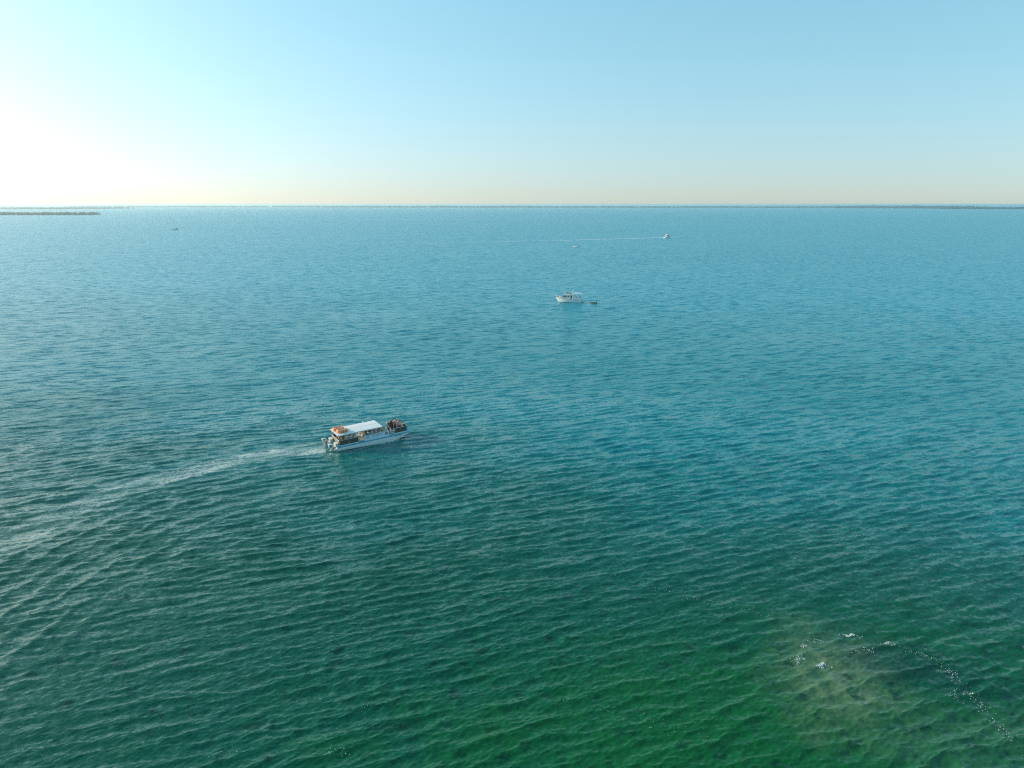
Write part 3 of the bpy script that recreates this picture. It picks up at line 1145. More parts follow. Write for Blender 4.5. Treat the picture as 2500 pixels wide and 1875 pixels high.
GB = 'passengers on the open bow'
GM = 'passengers behind the banner'
GA = 'passengers at the stern benches'
ZF = FZ
ZSEAT = FZ + .06
ZSB = BZ + .06
PEOPLE = [
    # open bow, standing
    (10.95, -1.30, ZF, 200, 'stand', 'grey', 'denim', 'darkhair', 0, 'person in a grey shirt standing beside the roof\'s front near corner', GB, 1, True, True),
    (11.35, -.35, BZ, 120, 'stand_raise', 'pink', 'navy', 'auburn', 1, 'person in a pink top and navy shorts with one arm raised on the bow', GB, 0, False, False),
    (11.75, .10, BZ, -100, 'stand', 'black', 'black', 'blond', 0, 'large standing person dressed all in black on the bow', GB, 0, True, True),
    (12.05, .15, BZ, 80, 'stand', 'black', 'maroon', 'darkhair', 1, 'person in a black top and maroon trousers standing beside the one all in black', GB, 2, True, True),
    (12.7, 1.10, BZ, -60, 'stand', 'white', 'navy', 'brown', 0, 'person in a white shirt and navy shorts standing on the far side of the bow', GB, 0, True, False),
    (13.25, .95, BZ, 200, 'stand_raise', 'tan', 'khaki', 'blond', 1, 'blond person in a tan top and khaki shorts standing amid the bow group', GB, 3, False, False),
    (13.35, .40, BZ, 120, 'stand', 'orange', 'tan', 'auburn', 1, 'auburn-haired person in an orange top standing at the bow', GB, 0, False, False),
    (13.55, .15, BZ, -150, 'stand', 'white', 'white', 'darkhair', 0, 'dark-haired person dressed all in white standing at the bow', GB, 1, True, True),
    (13.85, .75, BZ, -120, 'stand_raise', 'cream', 'cream', 'pink', 2, 'person in cream clothes and a pink cap standing foremost at the bow', GB, 0, True, True),
    (13.05, -.35, BZ, 140, 'stand', 'lavender', 'white', 'blond', 1, 'person in a lavender top and white skirt standing near the dark bow panel', GB, 3, False, True),
    # open bow, seated
    (12.2, -1.55, ZSB, 90, 'sit', 'black', 'black', 'darkhair', 0, 'person in black sitting just inside the slack rope', GB, 2, True, True),
    (12.55, -1.05, BZ, 150, 'stand_lean', 'maroon', 'black', 'darkhair', 1, 'person in a maroon top bending over beside the slack rope', GB, 1, True, True),
    (13.15, -1.55, ZSB, 90, 'sit_lean', 'red', 'denim', 'brown', 0, 'person in a red shirt sitting behind the near bow panel', GB, 0, True, True),
    (13.70, -1.50, ZSB, 110, 'sit', 'pink', 'white', 'blond', 1, 'person in a pink top and white shorts sitting at the near bow corner', GB, 3, False, False),
    (14.18, -.80, ZSB, 180, 'sit', 'yellow', 'tan', 'auburn', 1, 'person in a yellow top sitting against the front bow panel', GB, 0, False, False),
    (14.18, -.20, ZSB, 180, 'sit_lean', 'olive', 'brown', 'darkhair', 0, 'person in an olive shirt sitting against the front bow panel', GB, 1, True, True),
    (14.18, .45, ZSB, 180, 'sit', 'teal', 'khaki', 'brown', 2, 'person in a teal shirt and brown cap sitting against the front bow panel', GB, 0, True, False),
    (12.3, 1.6, ZSB, -90, 'sit', 'blue', 'white', 'greyhair', 0, 'grey-haired person in a blue shirt sitting on the far bow bench', GB, 0, True, False),
    (12.35, 1.45, ZSB + .0, -80, 'sit_lean', 'grey', 'black', 'auburn', 1, 'auburn-haired person in grey sitting on the far bow bench', GB, 0, False, False),
    (12.45, .75, BZ, 170, 'stand', 'navy', 'grey', 'brown', 0, 'person in a navy shirt and grey trousers standing amid the bow group', GB, 1, True, True),
    (13.75, 1.25, BZ, -100, 'stand', 'white', 'tan', 'blond', 1, 'blond person in white top and tan skirt standing at the far bow corner', GB, 3, False, True),
    (11.75, -1.05, BZ, 60, 'stand', 'black', 'black', 'darkhair', 1, 'long-haired person in black standing right behind the slack rope', GB, 2, True, True),
    (13.45, -.85, BZ, -60, 'stand_lean', 'white', 'lavender', 'auburn', 1, 'auburn-haired person in white leaning on the near bow panel', GB, 3, False, True),
    (11.5, .95, BZ, -30, 'stand', 'cream', 'denim', 'greyhair', 0, 'grey-haired person in a cream shirt standing on the far side beside the roof', GB, 0, True, True),
    # under the roof behind the banner
    (10.15, -1.55, ZF, 100, 'stand', 'white', 'grey', 'white', 2, 'person in a white shirt and white cap at the banner\'s emblem end', GM, 0, True, True),
    (9.75, -1.30, ZF, 40, 'stand_lean', 'cream', 'khaki', 'greyhair', 0, 'grey-haired person in a cream shirt leaning by the roof\'s front corner', GM, 0, True, True),
    (9.45, .1, ZF, 0, 'stand', 'navy', 'khaki', 'darkhair', 2, 'person in a navy shirt standing at the helm console', GM, 1, True, True),
    (9.2, -1.70, ZSEAT, 90, 'sit', 'cream', 'black', 'darkhair', 1, 'person in a cream top sitting below the roof\'s front post', GM, 2, True, True),
    (8.65, -1.35, ZF, -70, 'stand', 'pink', 'denim', 'brown', 0, 'person in a pink shirt standing behind the middle of the banner', GM, 0, True, True),
    (8.30, -1.70, ZSEAT, 80, 'sit_lean', 'tan', 'khaki', 'blond', 1, 'blond person in a tan top sitting behind the middle of the banner', GM, 3, False, False),
    (7.85, -1.20, ZF, 250, 'stand', 'cream', 'tan', 'brown', 2, 'person in a cream shirt and brown cap standing under the roof', GM, 0, True, False),
    (7.50, -1.70, ZSEAT, 90, 'sit', 'white', 'navy', 'darkhair', 0, 'dark-haired person in a white shirt sitting behind the banner', GM, 1, True, False),
    (7.05, -1.30, ZF, 100, 'stand_raise', 'lavender', 'white', 'darkhair', 1, 'person in a lavender top raising an arm under the roof', GM, 3, False, False),
    (6.70, -1.70, ZSEAT, 95, 'sit', 'pink', 'grey', 'auburn', 1, 'auburn-haired person in a pink top sitting behind the banner\'s print', GM, 0, False, False),
    (6.25, -1.25, ZF, -60, 'stand', 'red', 'denim', 'darkhair', 0, 'person in a red shirt standing beside the boarding steps', GM, 2, True, True),
    (5.95, -1.72, ZSEAT, 90, 'sit_lean', 'yellow', 'white', 'blond', 1, 'blond person in a yellow top sitting nearest the boarding steps', GM, 3, False, False),
    (7.6, .35, ZSEAT, -90, 'sit', 'black', 'denim', 'brown', 0, 'person in black sitting on the middle bench under the roof', GM, 0, True, True),
    (8.5, .35, ZSEAT, -90, 'sit', 'orange', 'tan', 'brown', 1, 'person in an orange top sitting on the middle bench under the roof', GM, 1, False, False),
    (6.7, .35, ZSEAT, -90, 'sit_lean', 'white', 'khaki', 'greyhair', 0, 'grey-haired person in white sitting on the middle bench', GM, 0, True, False),
    (9.95, -1.85, ZSEAT, 90, 'sit', 'white', 'white', 'blond', 1, 'blond person all in white sitting behind the banner\'s emblem', GM, 3, True, False),
    (8.95, -1.95, ZF, 90, 'stand_lean', 'tan', 'white', 'auburn', 1, 'auburn-haired person in a tan top leaning over the banner', GM, 0, False, True),
    (7.20, -1.95, ZF, -90, 'stand', 'cream', 'grey', 'greyhair', 0, 'grey-haired person in cream standing close behind the banner', GM, 0, True, True),
    (6.45, -2.0, ZF, -80, 'stand_lean', 'white', 'blue', 'brown', 2, 'person in white with a brown cap leaning over the banner', GM, 1, True, True),
    (8.05, -2.0, ZF, -100, 'stand', 'lavender', 'tan', 'blond', 1, 'blond person in a lavender top standing close behind the banner', GM, 3, False, False),
    (9.55, -2.0, ZF, -90, 'stand_lean', 'yellow', 'cream', 'brown', 0, 'brown-haired person in yellow leaning over the banner', GM, 0, True, False),
    # stern section
    (3.95, -1.30, ZF, 110, 'stand', 'white', 'grey', 'darkhair', 0, 'dark-haired person in white standing at the edge of the boarding gap', GA, 1, True, True),
    (3.55, -1.70, ZSEAT, 90, 'sit', 'teal', 'white', 'brown', 0, 'person in a teal shirt sitting above the dark side panel', GA, 0, True, False),
    (3.10, -1.30, ZF, -90, 'stand_lean', 'cream', 'khaki', 'blond', 1, 'blond person in cream leaning over the dark side panel', GA, 3, False, False),
    (2.70, -1.70, ZSEAT, 80, 'sit', 'white', 'denim', 'auburn', 1, 'auburn-haired person in white sitting above the dark side panel', GA, 0, False, True),
    (2.25, -1.70, ZSEAT, 100, 'sit_lean', 'pink', 'tan', 'darkhair', 1, 'dark-haired person in pink sitting above the dark side panel', GA, 2, False, False),
    (1.85, -1.20, ZF, 30, 'stand', 'maroon', 'khaki', 'brown', 0, 'person in a maroon shirt standing near the stern corner', GA, 1, True, True),
    (1.45, -1.70, ZSEAT, 90, 'sit', 'black', 'black', 'darkhair', 0, 'person in black sitting nearest the stern corner', GA, 0, True, True),
    (1.20, -.55, ZSEAT, 180, 'sit', 'tan', 'khaki', 'auburn', 1, 'person in a tan top seen through the stern opening', GA, 1, False, False),
    (1.20, .35, ZF, 180, 'stand', 'orange', 'brown', 'darkhair', 0, 'person in an orange shirt standing behind the stern panel', GA, 0, True, True),
    (2.4, .35, ZSEAT, -90, 'sit', 'grey', 'denim', 'greyhair', 0, 'grey-haired person in grey sitting on the middle stern bench', GA, 0, True, True),
    (3.2, .35, ZSEAT, -90, 'sit', 'white', 'navy', 'brown', 2, 'person in white with a brown cap on the middle stern bench', GA, 3, True, False),
    (3.75, -2.0, ZF, -90, 'stand', 'pink', 'white', 'blond', 1, 'blond person in pink standing close to the dark side panel', GA, 3, False, False),
    (2.95, -2.0, ZF, -80, 'stand_lean', 'white', 'grey', 'brown', 0, 'brown-haired person in white leaning over the dark side panel', GA, 0, True, True),
    (2.05, -2.0, ZF, -100, 'stand', 'cream', 'tan', 'auburn', 1, 'auburn-haired person in cream standing close to the dark side panel', GA, 0, False, False),
    (1.20, -2.0, ZF, -110, 'stand', 'tan', 'khaki', 'greyhair', 0, 'grey-haired person in tan standing in the near stern corner', GA, 1, True, False),
]
for row in PEOPLE:
    person(*row, scale=random.uniform(.96, 1.05) * (1.06 if 'large' in row[9] else 1))

# ------------------------------------------------------------------ motor yacht at anchor
TB = pix(1360, 737.2)[:2]
TS_ = pix(1419, 739.8)[:2]
th = math.atan2(*(TB - TS_)[::-1])
LT = 12.6
t_dir = np.array([math.cos(th), math.sin(th)])
ty_o = TS_ + np.array([-math.sin(th), math.cos(th)]) * -1.6
try_ = empty('trawler_yacht', (float(ty_o[0]), float(ty_o[1]), 0.0), (0, 0, th))
tag(try_, 'white trawler yacht with flybridge and aft awning lying at anchor', 'boat')
hx_ = [0, 2, 5, 8, 10, 11.5, 12.6, 13.2]


def yacht_hull(parent, L_, beam, xs, bws, sheer, chine, keel, stem_rake, mats_):
    """lofted displacement hull: fractions of length xs, half-beams bws, sheer heights"""
    rings = []
    for i, fx in enumerate(xs):
        x = fx * L_
        b = bws[i] * beam / 2
        sh = sheer[i]
        bw = b * (0.93 if fx < .6 else max(.05, .93 - (fx - .6) * 1.5))
        xk = x - stem_rake * max(0, fx - .75) / .25
        rings.append([(x, b, sh), (x - (x - xk) * .4, (b + bw) / 2 + .03, sh * .55), (xk, bw, .06), (xk, bw * .8, -.35), (xk, 0, -.7 if fx < .9 else -.3),
                      (xk, -bw * .8, -.35), (xk, -bw, .06), (x - (x - xk) * .4, -(b + bw) / 2 - .03, sh * .55), (x, -b, sh)])
    q = MB()
    n_ = 9
    for i in range(len(rings) - 1):
        for k in range(n_ - 1):
            q.add([rings[i][k], rings[i][k + 1], rings[i + 1][k + 1], rings[i + 1][k]], [(0, 1, 2, 3)], 1 if k in (2, 3, 4, 5) else 0)
    q.add(rings[0], [tuple(range(8, -1, -1))], 0)
    q.add([(r_[0][0], r_[0][1] * .98, r_[0][2] - .12) for r_ in rings] + [(r_[-1][0], r_[-1][1] * .98, r_[-1][2] - .12) for r_ in rings],
          [(i, i + 1, len(rings) + i + 1, len(rings) + i) for i in range(len(rings) - 1)], 2)
    o = q.build('hull', mats_, parent)
    import bmesh
    bm = bmesh.new(); bm.from_mesh(o.data)
    bmesh.ops.remove_doubles(bm, verts=bm.verts, dist=.002)
    bmesh.ops.recalc_face_normals(bm, faces=bm.faces)
    bm.to_mesh(o.data); bm.free()
    o.data.shade_smooth()
    o.data.set_sharp_from_angle(angle=R(42))
    return o, rings


deck_c = mat('pale_deck', (0.60, 0.58, 0.52), .7, noise=.1, nscale=4)
hl, tr_r = yacht_hull(try_, 13.0, 4.3, [0, .12, .3, .5, .65, .78, .88, .95, 1.0], [.92, .97, 1, 1, .95, .78, .52, .25, .03],
                      [1.85, 1.80, 1.72, 1.72, 1.85, 2.05, 2.25, 2.4, 2.5], 0, 0, 1.3, [white_hull, bottom, deck_c])
st_ = MB()
for i in range(len(tr_r) - 1):
    for k in (0, 8):
        a, b = tr_r[i][k], tr_r[i + 1][k]
        st_.tube([a, b], .05, 6)
st_.build('cap_rail', wood, hl)
for x in (1.5, 2.5):
    for s_ in (-1, 1):
        MB().box((x, s_ * 2.09, 1.15), (.45, .10, .20), b=.03).build('porthole', glass, hl)
MB().box((-.45, 0, .28), (.9, 3.6, .10), b=.03).build('swim_platform', wood, try_)
MB().box((-.05, 0, 1.0), (.06, 1.6, .35)).build('transom_board', wood, try_)
# raised aft cabin
MB().box((2.3, 0, 1.95), (4.0, 3.5, .55), b=.08).build('aft_cabin', white, try_)
# saloon + pilothouse
ph = MB().prism([(4.3, 1.6), (4.3, 3.55), (8.3, 3.62), (9.6, 2.55), (9.9, 1.8)], 'y', -1.55, 1.55).build('saloon', white, try_)
for s_ in (-1, 1):
    for x0, x1 in ((7.05, 7.75), (5.95, 6.65)):
        w1 = MB().box(((x0 + x1) / 2, s_ * 1.56, 2.85), (x1 - x0, .05, .62), b=.015).build('window', glass, ph)
        MB().box(((x0 + x1) / 2, s_ * 1.575, 2.85), (.05, .05, .60)).build('window_mullion', white, w1)
    MB().prism([(8.05, 2.54), (9.35, 2.54), (8.3, 3.25), (8.05, 3.25)], 'y', s_ * 1.555, s_ * 1.585).build('window', glass, ph)
    dr_ = MB().box((4.95, s_ * 1.56, 2.55), (.75, .05, 1.6), b=.01).build('door', wood, ph)
    MB().box((4.95, s_ * 1.585, 2.95), (.5, .03, .5)).build('door_pane', glass, dr_)
for y in (-1.0, 0, 1.0):
    a = Vector((9.52, y, 2.63)); b = Vector((8.42, y, 3.53))
    MB().box(tuple((a + b) / 2 + Vector((.022, 0, .027))), ((a - b).length * .8, .78, .03), ry=math.atan2(a.z - b.z, b.x - a.x)).build('windshield_pane', glass, ph)
# flybridge: floor, coaming, raked front, seats
fb = MB().box((6.2, 0, 3.68), (4.9, 3.3, .12), b=.04).build('flybridge_floor', white, try_)
cm_ = MB()
cm_.prism([(8.6, 3.72), (8.1, 4.45), (7.95, 4.45), (8.1, 3.74)], 'y', -1.45, 1.45)
for s_ in (-1, 1): cm_.prism([(8.1, 3.74), (8.02, 4.45), (5.2, 4.15), (5.0, 3.74)], 'y', s_ * 1.40, s_ * 1.48)
cm_.build('flybridge_coaming', white, try_)
MB().prism([(7.9, 3.74), (7.35, 3.74), (7.35, 4.35), (7.7, 4.6), (7.9, 4.5)], 'y', -.9, .3).build('flybridge_helm', red_c, try_)
MB().box((6.7, -.3, 4.05), (.5, 1.1, .6), b=.06).build('helm_seat', wood, try_)
MB().box((5.7, .0, 3.98), (.8, 2.2, .45), b=.06).build('flybridge_cover', blue_c, try_)
MB().tube([(8.3, .2, 3.75), (8.35, .2, 5.55)], .03, 6).build('flag_staff', white, try_)
fg = MB().add([(8.35, .2, 5.5), (7.8, .32, 5.42), (7.75, .28, 5.02), (8.33, .2, 5.1)], [(0, 1, 2, 3)])
fg.add([(8.35, .21, 5.5), (7.8, .33, 5.42), (7.75, .29, 5.02), (8.33, .21, 5.1)], [(0, 1, 2, 3)])
fg.build('flag', mat('faded_pink_flag', (0.62, 0.36, 0.36), .8, noise=.2), try_)
# raked twin mast
mst = MB()
for y in (-.5, .5):
    mst.tube([(5.35, y, 3.6), (4.05, y * .6, 6.0)], [.13, .09], 8)
mst.box((4.5, 0, 5.3), (.5, 1.0, .08)); mst.box((4.15, 0, 5.9), (.4, .8, .08))
mst.build('mast', white, try_)
MB().tube([(4.4, 0, 5.34), (4.4, 0, 5.55)], .25, 10).build('radar_dome', white, try_)
# aft awning on posts
aw = MB().box((2.2, 0, 4.35), (4.1, 3.6, .10), b=.04).build('awning', white, try_)
for s_ in (-1, 1):
    for x in (.35, 2.2, 4.1):
        MB().tube([(x, s_ * 1.68, 2.2), (x, s_ * 1.68, 4.32)], .045, 6).build('awning_post', white, try_)
    r_ = MB()
    for z in (2.6, 2.95): r_.tube([(.3, s_ * 1.75, z), (4.2, s_ * 1.75, z)], .022, 6)
    for x in (1.2, 3.2): r_.tube([(x, s_ * 1.75, 2.2), (x, s_ * 1.75, 2.95)], .02, 6)
    r_.build('aft_rail', steel, try_)
    MB().tube([(4.2, s_ * 1.6, 2.2), (3.3, s_ * 1.68, 4.32)], .06, 6).build('awning_brace', white, try_)
for (x, y) in ((1.2, -.6), (2.6, .5)):
    ch = MB().box((x, y, 2.45), (.6, .6, .45), b=.05).box((x - .27, y, 2.85), (.10, .6, .5), b=.04).build('deck_chair', blue_c, try_)
# bow rails and pulpit
br = MB()
for k in (0, 8):
    pts = [Vector(tr_r[i][k]) + Vector((0, 0, .75)) for i in range(3, 9)]
    br.tube(pts, .026, 6)
    pts2 = [p - Vector((0, 0, .37)) for p in pts]
    br.tube(pts2, .016, 6)
    for p in pts: br.tube([p - Vector((0, 0, .75)), p], .02, 6)
br.build('bow_rail', steel, try_)
MB().box((13.1, 0, 2.52), (1.1, .5, .10), b=.03).build('bow_pulpit', wood, try_)
MB().prism([(9.9, 1.9), (9.9, 2.35), (11.4, 2.45), (11.7, 2.1)], 'y', -.9, .9).build('trunk_cabin', white, try_)

# inflatable tender astern
DG = pix(1455, 742.0)[:2]; DBW = pix(1438.5, 740.6)[:2]
da = math.atan2(*(DBW - DG)[::-1])
din = empty('inflatable_dinghy', (float(DG[0]), float(DG[1]), 0.0), (0, R(-3), da))
tag(din, 'small grey inflatable dinghy with dark outboard floating behind the trawler yacht', 'dinghy')
path = [(-.25, .62, .30), (.8, .66, .30), (1.9, .60, .33), (2.6, .42, .42), (3.05, .16, .56), (3.12, 0, .60), (3.05, -.16, .56), (2.6, -.42, .42), (1.9, -.60, .33), (.8, -.66, .30), (-.25, -.62, .30)]
MB().tube(path, [.10] + [.23] * 9 + [.10], 10).build('tube', mat('dark_grey_tube', (0.085, 0.095, 0.09), .6, noise=.2), din, smooth=True)
MB().prism([(-.05, -.45), (2.4, -.45), (2.9, 0), (2.4, .45), (-.05, .45)], 'z', .06, .12).build('floor_board', rubber_l, din)
MB().box((-.02, 0, .32), (.06, .95, .45)).build('transom', rubber, din)
MB().box((1.1, 0, .36), (.28, .95, .05), b=.01).build('thwart', wood, din)
mo = MB().box((-.28, 0, .78), (.42, .30, .38), b=.08).build('outboard_motor', black_pl, din)
MB().tube([(-.25, 0, .62), (-.22, 0, -.4)], [.09, .06], 8).build('motor_leg', black_pl, mo)
MB().tube([(-.1, 0, .8), (.35, .05, .85)], .025, 6).build('tiller', black_pl, mo)
# painter from the tender to the yacht
ta = Matrix.Translation(din.location) @ Matrix.Rotation(da, 4, 'Z') @ Vector((3.2, 0, .66))
tb_ = Matrix.Translation(try_.location) @ Matrix.Rotation(th, 4, 'Z') @ Vector((0.0, .9, 1.35))
tl = [ta.lerp(tb_, t) - Vector((0, 0, .35 * 4 * t * (1 - t))) for t in np.linspace(0, 1, 13)]
tow = MB().tube(tl, .025, 5).build('tow_rope', rope_m)
tag(tow, 'thin slack rope from the trawler yacht stern to its dinghy', 'rope')

# ------------------------------------------------------------------ white flybridge boat under way
YP = pix(1621, 581)[:2]
WE = pix(950, 598)[:2]
ya = math.atan2(*(YP - WE)[::-1])
yv = np.array([math.cos(ya), math.sin(ya)])
cru = empty('cabin_cruiser', (float(YP[0]), float(YP[1]), 0.0), (0, R(-3.5), ya))
cru.scale = (1.15, 1.15, 1.15)
tag(cru, 'far white flybridge cruiser under way trailing a long thin wake', 'boat')
hl2, cr = yacht_hull(cru, 10.5, 3.7, [0, .15, .35, .55, .7, .82, .92, 1.0], [.95, 1, 1, 1, .92, .70, .38, .03], [1.15, 1.2, 1.3, 1.45, 1.6, 1.75, 1.9, 2.0], 0, 0, 1.6, [white_hull, bottom, deck_c])
cb = MB().prism([(2.6, 1.2), (2.6, 2.95), (6.2, 3.0), (7.4, 2.1), (8.6, 1.6)], 'y', -1.45, 1.45).build('cabin', white, cru)
for s_ in (-1, 1):
    MB().prism([(3.1, 2.1), (6.6, 2.1), (5.9, 2.7), (3.1, 2.7)], 'y', s_ * 1.455, s_ * 1.49).build('window', glass, cb)
MB().box((2.58, .5, 2.1), (.05, .8, 1.5)).build('door', glass, cb)
MB().box((4.1, 0, 3.08), (4.4, 3.0, .12), b=.04).build('flybridge_floor', white, cru)
fbm = MB()
fbm.prism([(6.3, 3.14), (5.8, 3.95), (5.6, 3.95), (5.9, 3.14)], 'y', -1.4, 1.4)
for s_ in (-1, 1): fbm.prism([(5.9, 3.14), (5.7, 3.9), (3.0, 3.65), (2.6, 3.14)], 'y', s_ * 1.32, s_ * 1.42)
fbm.build('flybridge_coaming', white, cru)
MB().box((4.0, 0, 3.5), (1.0, 1.8, .7), b=.08).build('helm_seat', cushion, cru)
MB().box((4.3, 0, 5.35), (3.2, 2.6, .12), b=.04).build('bimini_top', mat('dark_grey_canvas', (0.05, 0.06, 0.06), .8, noise=.2), cru)
for s_ in (-1, 1):
    for x in (2.9, 5.6): MB().tube([(x, s_ * 1.25, 3.3), (x * .9 + .43, s_ * 1.22, 5.32)], .05, 6).build('bimini_post', steel, cru)
MB().box((1.2, 0, 1.12), (2.4, 2.9, .10), b=.02).build('cockpit_floor', wood, cru)
rl = MB()
for k in (0, 8):
    pts = [Vector(cr[i][k]) + Vector((0, 0, .7)) for i in range(3, 8)]
    rl.tube(pts, .03, 6)
    for p in pts: rl.tube([p - Vector((0, 0, .7)), p], .025, 6)
rl.build('bow_rail', steel, cru)
# its wake: a low ridge of broken white water, real geometry on the surface
def ribbon(a, b, w0, w1, hgt, name, label, n_=160, wob=1.0, m_=None):
    a, b = np.array(a), np.array(b)
    dv_ = b - a
    L_ = np.linalg.norm(dv_)
    dv_ = dv_ / L_
    lt = np.array([-dv_[1], dv_[0]])
    q = MB()
    rings = []
    r2 = np.random.default_rng(5)
    for i in range(n_ + 1):
        t = i / n_
        off = wob * (math.sin(t * 31) * .6 + r2.normal() * .4)
        wd_ = (w0 + (w1 - w0) * t) * r2.uniform(.85, 1.15) * min(1, (1 - t) * 10 + .05)
        c = a + dv_ * L_ * t + lt * off * t
        h = hgt * (1 - .5 * t) * r2.uniform(.8, 1.15)
        rings.append([(*(c - lt * wd_ / 2), -.25), (*(c - lt * wd_ * .2), h), (*(c + lt * wd_ * .2), h * r2.uniform(.5, 1)), (*(c + lt * wd_ / 2), -.25)])
    q.loft(rings)
    o = q.build(name, m_ or foam_m)
    tag(o, label, 'wake', kind='stuff')
    return o


wake_m = mat('thin_wake_foam', (0.62, 0.74, 0.76), 0.6, noise=.15, nscale=.15)
ribbon(YP - yv * 1.0, YP + (WE - YP) * .45, 5.0, 4.0, .75, 'wake', 'thin white wake line behind the far flybridge cruiser')
ribbon(YP + (WE - YP) * .43, WE, 4.0, 3.0, .55, 'wake', 'fading end of the thin wake line in the distance', n_=200, m_=wake_m)
lat_y = np.array([-yv[1], yv[0]])
for s_ in (-1, 1):
    ribbon(YP + yv * 9 + lat_y * s_ * 1.0, YP - yv * 6 + lat_y * s_ * 8, 1.2, 2.0, .5, 'bow_wave', 'white bow wave on the %s side of the far flybridge cruiser' % ('camera' if s_ < 0 else 'far'), n_=20, wob=.2)

# ------------------------------------------------------------------ open motorboat with a console
def console_boat(loc, yaw, label):
    e = empty('motorboat', (float(loc[0]), float(loc[1]), 0.0), (0, 0, yaw))
    tag(e, label, 'boat')
    yacht_hull(e, 6.9, 2.5, [0, .2, .45, .65, .8, .92, 1.0], [.95, 1, 1, .92, .70, .36, .04], [.85, .88, .95, 1.05, 1.15, 1.25, 1.3], 0, 0, .9, [white_hull, bottom, deck_c])
    c_ = MB().prism([(3.0, .75), (3.9, .75), (3.8, 1.6), (3.3, 1.75), (3.0, 1.5)], 'y', -.45, .45).build('console', white, e)
    MB().prism([(3.5, 1.72), (3.85, 1.62), (3.55, 2.35), (3.4, 2.35)], 'y', -.5, .5).build('windscreen', rubber_l, c_)
    MB().box((2.3, 0, 1.15), (.6, 1.0, .8), b=.05).build('leaning_post', cushion, e)
    MB().box((5.2, 0, 1.05), (1.2, 1.2, .25), b=.05).build('bow_cushion', cushion, e)
    mo_ = MB().box((-.4, 0, 1.25), (.7, .5, .8), b=.1).build('outboard_motor', black_pl, e)
    MB().tube([(-.35, 0, .9), (-.3, 0, -.5)], [.14, .09], 8).build('motor_leg', black_pl, mo_)
    return e


mbp = pix(1413, 603.4)[:2]; mbq = pix(1398, 603.0)[:2]
console_boat(mbp, math.atan2(*(mbq - mbp)[::-1]), 'small open white motorboat with black outboard beyond the trawler yacht')
console_boat(pix(2411, 526.5)[:2], R(160), 'tiny white speck of a motorboat near the right horizon')

# ------------------------------------------------------------------ sailing yacht with bare mast
sp = pix(436, 561)[:2]
se2 = empty('sailing_yacht', (float(sp[0]), float(sp[1]), 0.0), (0, 0, R(176)))
tag(se2, 'far sailing yacht at anchor with bare mast and no sails set', 'sailboat')
grey_hull = mat('grey_white_hull', (0.68, 0.69, 0.68), .35, noise=.08)
yacht_hull(se2, 13.5, 3.9, [0, .15, .35, .55, .72, .86, .95, 1.0], [.70, .88, 1, .97, .78, .45, .2, .03], [1.25, 1.22, 1.2, 1.25, 1.35, 1.5, 1.6, 1.68], 0, 0, 1.5, [grey_hull, bottom, deck_c])
ck = MB().prism([(3.6, 1.1), (3.6, 1.75), (7.5, 1.7), (9.3, 1.3)], 'y', -1.05, 1.05).build('coach_roof', white, se2)
for s_ in (-1, 1):
    MB().prism([(4.2, 1.42), (7.2, 1.42), (6.9, 1.62), (4.2, 1.62)], 'y', s_ * 1.055, s_ * 1.08).build('window', glass, ck)
MB().tube([(7.8, 0, 1.2), (7.8, 0, 19.5)], [.2, .14], 8).build('mast', steel, se2)
MB().tube([(7.7, 0, 2.6), (2.2, 0, 2.75)], .09, 8).build('boom', steel, se2)
MB().tube([(7.4, 0, 2.75), (5, 0, 2.85), (2.5, 0, 2.82)], [.2, .17, .08], 8).build('sail_cover', blue_c, se2)
MB().prism([(2.6, 1.2), (4.2, 1.7), (4.0, 2.35), (2.7, 2.3)], 'y', -1.1, 1.1).build('spray_hood', blue_c, se2)
sg_ = MB()
for a, b in (((7.8, 0, 19.3), (13.3, 0, 1.65)), ((7.8, 0, 19.3), (.2, 0, 1.25)), ((7.8, 0, 19.0), (7.5, 1.85, 1.2)), ((7.8, 0, 19.0), (7.5, -1.85, 1.2))):
    sg_.tube([a, b], .02, 5)
sg_.build('rigging', steel, se2)

# ------------------------------------------------------------------ low mangrove islands and far shore
leaf_m = mat('mangrove_leaf', (0.045, 0.078, 0.045), .7, noise=.45, nscale=.06)
leaf_far = mat('far_mangrove_leaf', (0.060, 0.085, 0.050), .8, noise=.35, nscale=.01)
mud = mat('shore_mud', (0.14, 0.12, 0.09), .9, noise=.3, nscale=.02)


def land(a, b, wid, name, label):
    """low land: a long irregular bank"""
    a, b = np.array(a), np.array(b)
    dv_ = b - a
    L_ = np.linalg.norm(dv_); dv_ /= L_
    lt = np.array([-dv_[1], dv_[0]])
    r2 = np.random.default_rng(int(abs(a[0])) + 3)
    n_ = 40
    rings = []
    for i in range(n_ + 1):
        t = i / n_
        e_ = min(1, math.sqrt(max(0, min(t, 1 - t) * 12)) + .06)
        ww = wid * e_ * r2.uniform(.85, 1.1)
        c = a + dv_ * L_ * t + lt * wid * .5
        rings.append([(*(c - lt * ww / 2), -1.5), (*(c - lt * ww * .46), .7), (*(c + lt * ww * .46), .7), (*(c + lt * ww / 2), -1.5)])
    o = MB().loft(rings).build(name, mud)
    tag(o, label, 'island', kind='structure')
    return a, dv_, lt, L_


